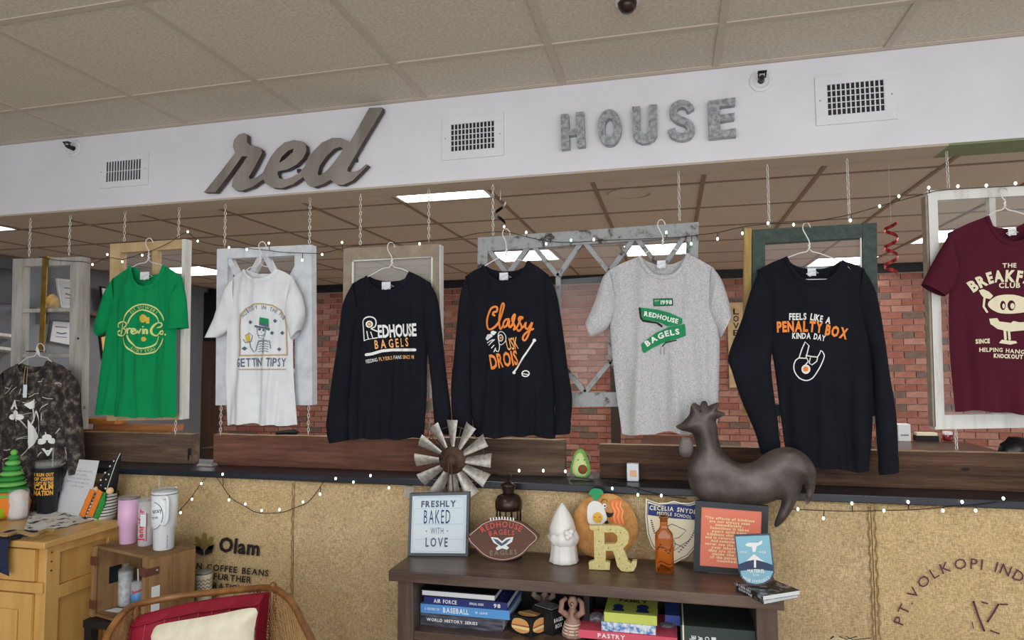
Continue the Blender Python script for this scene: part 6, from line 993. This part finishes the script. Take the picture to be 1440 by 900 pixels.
# tea towel, bead garland, denim cloth
def cloth_flat(nm, label, pts, z, m, hgt=.012, cat='towel'):
    q = [PZ(x, y, z) for x, y in pts]; mp = topmap(q); o = MB().grid(lambda u, v: mp(u, v, .003 + hgt * abs(noise.noise(Vector((u * 5, v * 4, 1))))), 40, 24, flip=True).grid(lambda u, v: mp(u, v, .0005), 2, 2).obj(nm, m, smooth=True); return tag(o, label, cat)
cloth_flat('tea_towel', 'white tea towels with black brush marks spread on the cabinet', [(42, 722), (108, 716), (132, 732), (30, 758)], ZK, mat('towel_cloth', (222, 220, 214), .95, c2=(60, 60, 62), scale=22, lo=.55, hi=.6))
bd = thing('bead_garland', 'tan wooden bead garland lying along the cabinet front', 'garland', onz(30, 743, ZK)); BM = MB().sphere((0, 0, 0), .0085, 10).mesh('bead', M['twine'], True)
for i in range(26): o = bpy.data.objects.new('bead', BM); COL.objects.link(o); par(o, bd); p = onz(-2 + i * 3.1, 748 + 2 * math.sin(i * .5) - (i > 18) * (i - 18) * .6, ZK + .03); o.location = (p.x, p.y, ZK + .024)
dxa, dxb = PZ(-12, 755, ZK).x, PZ(22, 760, ZK).x
def denim(u, v):
    x = dxa + (dxb - dxa) * u + .008 * math.sin(v * 7); s_ = v * .26
    return Vector((x, ky0 + .10 - s_, ZK + .008 + .006 * abs(noise.noise(Vector((u * 5, v * 5, 2)))))) if s_ < .13 else Vector((x, ky0 - .032 - .006 * noise.noise(Vector((u * 6, v * 6, 5))), ZK + .006 - (s_ - .13) * (.75 + .3 * u)))
tag(MB().grid(denim, 24, 30, flip=True).obj('denim_cloth', mat('navy_knit', (40, 50, 78), .95, c2=(24, 30, 52), scale=160), smooth=True), 'dark navy knitted cloth hanging over the cabinet front edge', 'cloth')

# ------------------------------------------------------------ cane chair
walnut = mat('chair_walnut', (152, 104, 56), .3, c2=(104, 64, 34), scale=12, bump=.1); crim = mat('crimson_velvet', (158, 20, 50), .7, c2=(132, 12, 38), scale=8)
rp = [(143, 915, -.86), (156, 885, -.80), (172, 864, -.74), (190, 851, -.66), (250, 839, -.57), (320, 831, -.53), (375, 826.5, -.54), (396, 833, -.58), (414, 852, -.66), (427, 878, -.76), (438, 900, -.86), (442, 925, -.92)]
R3 = [P(*p) for p in rp]; R3 = smoothp(R3, 4); t = thing('cane_armchair', 'walnut cane-backed armchair with crimson velvet back cushion', 'armchair', (P(300, 900, -.7).x, -.7, 0)); MB().tube(R3, .0115, 10).obj('top_rail', walnut, t, smooth=True)
def drop(v, z=None): return Vector((v.x, v.y, (v.z - .32)))
low = [Vector((v.x, v.y + .0, .44)) for v in R3]; MB().tube(low, .014, 8).obj('seat_rail', walnut, t, smooth=True)
q_ = P(384, 828, -.55); MB().tube([q_, Vector((q_.x, q_.y, .44))], .012, 8).obj('back_post', walnut, t, smooth=True); q2_ = P(190, 851, -.66); MB().tube([q2_, Vector((q2_.x, q2_.y, .44))], .012, 8).obj('back_post', walnut, t, smooth=True); MB().sphere(q_ + Vector((0, 0, .012)), .012, 12).obj('finial', walnut, t, smooth=True)
cane = mat('woven_cane', (186, 150, 98), .6, c2=(150, 112, 70), scale=60)
def canep(i0, i1):
    mb = MB(); n = 26; s1 = sampler(R3[i0:i1]); s2 = sampler(low[i0:i1])
    for k_ in range(n + 1): u = k_ / n; mb.tube([s1(u), s2(u)], .0022, 4)
    for k_ in range(34): v = .02 + k_ / 34 * .96; mb.tube([s1(u / 8).lerp(s2(u / 8), v) for u in range(9)], .0022, 4)
    for k_ in range(-20, 30): a, b = k_ / 20, k_ / 20 + .7; a_, b_ = max(0, a), min(1, b); mb.tube([s1(a_).lerp(s2(a_), (a_ - a) / .7), s1(b_).lerp(s2(b_), min(1, (b_ - a) / .7))], .0011, 4) if a_ < b_ else None
    mb.obj('cane_panel', cane, t, kind='stuff')
canep(24, len(R3)); canep(0, 13)
ct, cb = [P(196, 866, -.66), P(262, 850, -.61), P(320, 841, -.58), P(373, 835, -.58)], None; sT = sampler(smoothp(ct, 4))
def cush(u, v): p = sT(u); tuft = .012 * abs(math.sin(PI * u * 4)) ** .5 + .012; e = min(1, v / .06) ** .5; return Vector((p.x, p.y - (.02 + tuft) * e - .05 * v, p.z - .36 * v))
MB().grid(cush, 64, 20, flip=True).grid(lambda u, v: Vector((sT(u).x, sT(u).y + .02 - .04 * v, sT(u).z - .36 * v)), 16, 4).grid(lambda u, v: Vector((sT(1).x, sT(1).y, sT(1).z)) .lerp(cush(1, 0), 0) * 1 if 0 else (Vector((sT(1).x + .004, sT(1).y + .02 - .04 * v, sT(1).z - .36 * v)).lerp(cush(1, v), u)), 4, 20).obj('back_cushion', crim, t, smooth=True)
MB().tube([cush(u / 40, .06) + Vector((0, -.003, 0)) for u in range(41)], .0035, 6).tube([cush(1, v / 20) for v in range(21)], .0035, 6).tube([cush(0, v / 20) for v in range(21)], .0035, 6).obj('piping', crim, t, smooth=True)
sx0, sx1 = P(150, 900, -.8).x, P(436, 900, -.8).x; MB().box(sx0 + .02, sx1 - .02, -1.12, -.64, .40, .50).obj('seat_cushion', crim, t, bevel=.03)
for x, y in ((sx0 + .02, -1.1), (sx1 - .05, -1.1), (sx0 + .06, -.62), (sx1 - .09, -.62)): MB().tube([(x, y, .42), (x, y, .2), (x, y, .0)], [.022, .018, .012], 10).obj('leg', walnut, t, smooth=True)
MB().box(sx0 + .0, sx1 - .02, -1.12, -.60, .36, .41).obj('seat_frame', walnut, t, bevel=.008)
pl = smoothp([(215, 896), (218, 882), (235, 876), (300, 865), (350, 855), (361, 858), (361, 868), (357, 890), (356, 925), (350, 972), (300, 978), (225, 985), (214, 940)], 3, True); q = [P(p.x, p.y, -.76) for p in pl]; dz = .501 - min(p.z for p in q)
t = thing('throw_pillow', 'cream throw pillow leaning on the crimson cushion', 'pillow', (P(290, 900, -.76).x, -.76, .50)); pm = mat('cream_quilted_cotton', (226, 220, 198), .95, c2=(214, 206, 182), scale=20, bump=.3)
MB().puff([Vector((p.x, p.y, max(p.z, .502))) for p in q], -.76, .045, .014, reach=.09).obj('cover', pm, t, smooth=True)
arm_ = bpy.data.objects['cane_armchair']
for uu in (.125, .25, .375, .5, .625, .75, .875): MB().tube([cush(uu, v / 16) + Vector((0, -.0015, 0)) for v in range(1, 17)], .0022, 6).obj('tuft_seam_highlight', mat('crimson_highlight', (190, 60, 84), .7), arm_, smooth=True)  # paler seam lines added to bring out tufts that frontal light flattens
# patterned chair at the bottom right
a, b = P(1166, 893, -.95), P(1256, 899, -.95); t = thing('patterned_chair', 'cream chair with black branch pattern at the bottom right edge', 'chair', ((a.x + b.x) / 2, -1.0, 0)); fab = mat('cream_branch_fabric', (222, 206, 164), .9)
MB().box(a.x, b.x + .02, -1.0, -.94, .42, a.z - .004).obj('backrest', fab, t, bevel=.012); MB().box(a.x, b.x + .02, -1.35, -1.0, .36, .44).obj('seat', fab, t, bevel=.02)
for x in (a.x + .01, b.x - .015):
    for y in (-1.33, -.98): cubo('leg', walnut, t, x, x + .025, y, y + .025, 0, .37)
Ink().stroke([(1168, 896), (1172, 893)], 2).stroke([(1180, 893), (1190, 897), (1205, 893)], 1.2).stroke([(1190, 893), (1200, 898), (1225, 895)], 1.2).stroke([(1178, 898), (1210, 905)], 1.2).lay('branch_pattern', M['ink'], t, lambda x, y: P(x, y + 2.0, -1.0015))

# ------------------------------------------------------------ back room: tables, sign, left wall shelf
darkt = mat('dark_table_laminate', (66, 52, 46), .3)
def table(label, x0, x1, y0, y1, z=.80):
    t = thing('cafe_table', label, 'table', ((x0 + x1) / 2, (y0 + y1) / 2, 0), 'dark tables of the back room'); cubo('tabletop', darkt, t, x0, x1, y0, y1, z - .03, z, bevel=.004); cx, cy = (x0 + x1) / 2, (y0 + y1) / 2
    MB().tube([(cx, cy, .03), (cx, cy, z - .03)], .035, 12).obj('pedestal', M['black'], t); cubo('foot', M['black'], t, cx - .3, cx + .3, cy - .03, cy + .03, 0, .03); cubo('foot', M['black'], t, cx - .03, cx + .03, cy - .3, cy + .3, .0005, .0305); return t
z0 = .80
A1, A2 = PZ(1245, 619, z0), PZ(1350, 619, z0); table('dark table behind the last black shirt with napkin holder', A1.x - .25, A2.x, 2.3, A1.y)
B1, B2 = PZ(385, 611, z0), PZ(485, 611, z0); table('dark table seen under the white shirt', B1.x, B2.x + .2, 2.6, B1.y)
C1, C2 = PZ(905, 612, z0), PZ(1000, 612, z0); table('dark table seen under the grey shirt', C1.x, C2.x, 2.6, C1.y)
def onT(px, py): return PZ(px, py, z0)
c = onT(1270, 620); k = mpx(c); t = thing('napkin_dispenser', 'white napkin dispenser on the table beside the last black shirt', 'dispenser', c); cubo('housing', M['paper'], t, c.x - 8 * k, c.x + 8 * k, c.y - .05, c.y + .06, z0 + .0005, z0 + 24 * k, bevel=.004); cubo('slot', M['galv'], t, c.x - 5 * k, c.x + 5 * k, c.y - .052, c.y - .05, z0 + 8 * k, z0 + 10 * k)
c = onT(1302, 620); k = mpx(c); t = thing('packet_caddy', 'low black caddy of white packets left of the small red jar', 'caddy', c); cubo('tray', M['black'], t, c.x - 14 * k, c.x + 14 * k, c.y - .05, c.y + .05, z0 + .0005, z0 + 8 * k); cubo('packets', M['cream'], t, c.x - 13 * k, c.x + 13 * k, c.y - .04, c.y + .04, z0 + 8 * k, z0 + 12 * k)
c = onT(1333, 620); k = mpx(c); t = thing('spice_jar', 'small red jar with white lid on the back table', 'jar', c); MB().lathe([(6 * k, .001), (6.5 * k, .01), (6.5 * k, 9 * k)], c, 16).obj('jar', mat('dark_red_glass', (110, 28, 30), .3), t, smooth=True); MB().lathe([(6.2 * k, 9 * k), (6.2 * k, 13 * k), (.002, 13.2 * k)], c, 16).obj('lid', M['paper'], t)
c = onT(403, 612); k = mpx(c); tag(MB().puff([Vector((c.x + dx * k, c.y, z0 + dz_ * k)) for dx, dz_ in ((-17, .3), (-16, 5), (-4, 7), (12, 9), (17, 6), (17, .3))], c.y, .06, .02).obj('folded_garment', mat('folded_black', (34, 32, 32), .8), smooth=True), 'folded black garment lying on the table under the white shirt', 'garment')
c = onT(464, 613.5); k = mpx(c); t = thing('menu_holder', 'small white menu stand right of the folded garment', 'menu', c); cubo('card', M['paper'], t, c.x - 5 * k, c.x + 5 * k, c.y - .01, c.y + .01, z0 + .0005, z0 + 22 * k); cubo('foot', M['galv'], t, c.x - 5 * k, c.x + 5 * k, c.y - .03, c.y + .03, z0 + .0003, z0 + .004)
t = thing('black_pouch', 'shiny black pouch behind the dark plank at the right edge', 'pouch', (P(1425, 630, .25).x, .25, 1.076)); q = [P(x, y, .25) for x, y in ((1403, 634), (1406, 624), (1413, 620), (1418, 614), (1432, 614), (1448, 618), (1452, 634))]; MB().puff([Vector((p.x, .25, p.z)) for p in q[:1] + q[1:-1] + q[-1:]] + [Vector((q[-1].x, .25, 1.077)), Vector((q[0].x, .25, 1.077))], .25, .035, .01).obj('pouch', mat('black_leatherette', (22, 22, 24), .25), t, smooth=True)
pz = P(864, 475, 4.6); x0, x1 = P(859, 550, 4.6).x, P(871, 550, 4.6).x; tag(cubo('wooden_post', mat('dark_post', (48, 36, 32), .6), None, x0, x1, 4.55, 4.68, 0, pz.z), 'dark wooden post against the brick wall beside the grey shirt', 'post')
a, b = P(1026, 545, WB - .04), P(1050, 425, WB - .04); t = thing('love_sign', 'narrow tan LOVE sign hung on the bricks between grey and black shirts', 'sign', (a.x, WB - .04, a.z)); cubo('board', M['f_tan'], t, a.x, b.x, WB - .04, WB - .02, a.z, b.z)
for s, y in (('L', 442), ('O', 452), ('V', 462), ('E', 472), ('*', 484)): Ink().text(s, [(1031, y), (1039, y)], 8, .02, 0).lay('letter_' + ('star' if s == '*' else s.lower()), M['ink'], t, flat(WB - .0415))
WX_ = WL + .002
def wallq(px4): return [PX(x, y, WX_) for x, y in px4]
def slabx(nm, m, px4, th, parent, base=0.0): q = [p + Vector((base, 0, 0)) for p in wallq(px4)]; return MB().prism(q, (th, 0, 0)).obj(nm, m, parent)
t = thing('wall_shelf', 'brown wooden shelf on the grey side wall seen through the first window', 'shelf', PX(90, 440, WX_)); slabx('board', M['rust'], [(25, 432), (150, 443), (150, 448), (25, 437)], .22, t)
for x in (50, 110): slabx('bracket', M['black'], [(x, 438), (x + 3, 438), (x + 3, 456), (x, 456)], .12, t)
t2_ = thing('wall_shelf', 'pale shelf on the grey side wall at the left picture edge', 'shelf', PX(5, 475, WX_)); slabx('board', M['f_white'], [(-30, 468), (13, 473), (13, 477), (-30, 472)], .2, t2_); slabx('lower_board', M['f_white'], [(-30, 487), (13, 492), (13, 496), (-30, 491)], .2, t2_)
t2_ = thing('wall_screen', 'dark television on the side wall at the left picture edge', 'screen', PX(0, 410, WX_)); slabx('panel', mat('screen_black', (58, 62, 70), .3), [(-40, 372), (13, 379), (13, 428), (-40, 424)], .04, t2_)
for i, (px4, mA, mB, l) in enumerate([([(66, 392), (99, 395), (99, 434), (72, 433)], M['paper'], M['inkg'], 'white printed poster card standing on the brown wall shelf'), ([(128, 403), (149, 406), (149, 435), (132, 434)], M['ink'], M['paper'], 'black-framed photograph standing at the shelf end by the green shirt'), ([(70, 449), (100, 451), (97, 488), (65, 482)], M['ink'], M['paper'], 'dark-framed checked print below the brown wall shelf'), ([(138, 472), (160, 466), (160, 508), (142, 505)], M['ink'], mat('orange_card', (240, 196, 120), .7), 'cream and orange framed print left of the green shirt')]):
    t = thing('framed_print', l, 'picture', PX(*px4[3], WX_), 'prints on the grey side wall'); slabx('frame', mA, px4, .02, t, .10 if i < 2 else .0); cxx, cyy = sum(p[0] for p in px4) / 4, sum(p[1] for p in px4) / 4
    slabx('print', mB if i else mat('poster_paper', (206, 208, 210), .7), [(cxx + (x - cxx) * .84, cyy + (y - cyy) * .84) for x, y in px4], .003, t, .121 if i < 2 else .021)
    if i in (0, 2): Ink().stroke([(cxx - 8, cyy - 8), (cxx + 8, cyy - 7)], 1.5).stroke([(cxx - 7, cyy + 6), (cxx + 8, cyy + 7)], 1).stroke([(cxx - 6, cyy), (cxx, cyy + 2), (cxx + 7, cyy + 1)], 2).lay('drawing', M['inkg'], t, lambda x, y, d=(.126 if i < 2 else .026): PX(x, y, WX_) + Vector((d, 0, 0)))
t = thing('driftwood_ornament', 'golden driftwood ornament on the brown wall shelf', 'ornament', PX(58, 435, WX_)); slabx('base', M['f_yellow'], [(45, 428), (66, 430), (66, 436), (45, 434)], .05, t, .1); slabx('fan', M['brass'], smoothp([(48, 428), (50, 418), (58, 414), (66, 420), (68, 430)], 2), .03, t, .11)
t2_ = thing('tissue_stack', 'short stack of pale cloths on the ledge beside the long reddish plank', 'cloths', (P(287, 657, .1).x, .1, 1.0755)); 
for i in range(3): cubo('cloth', M['f_grey'], t2_, P(276 + i, 657, .1).x, P(299 - i, 657, .1).x, .10, .14, 1.0757 + i * .004, 1.0792 + i * .004)
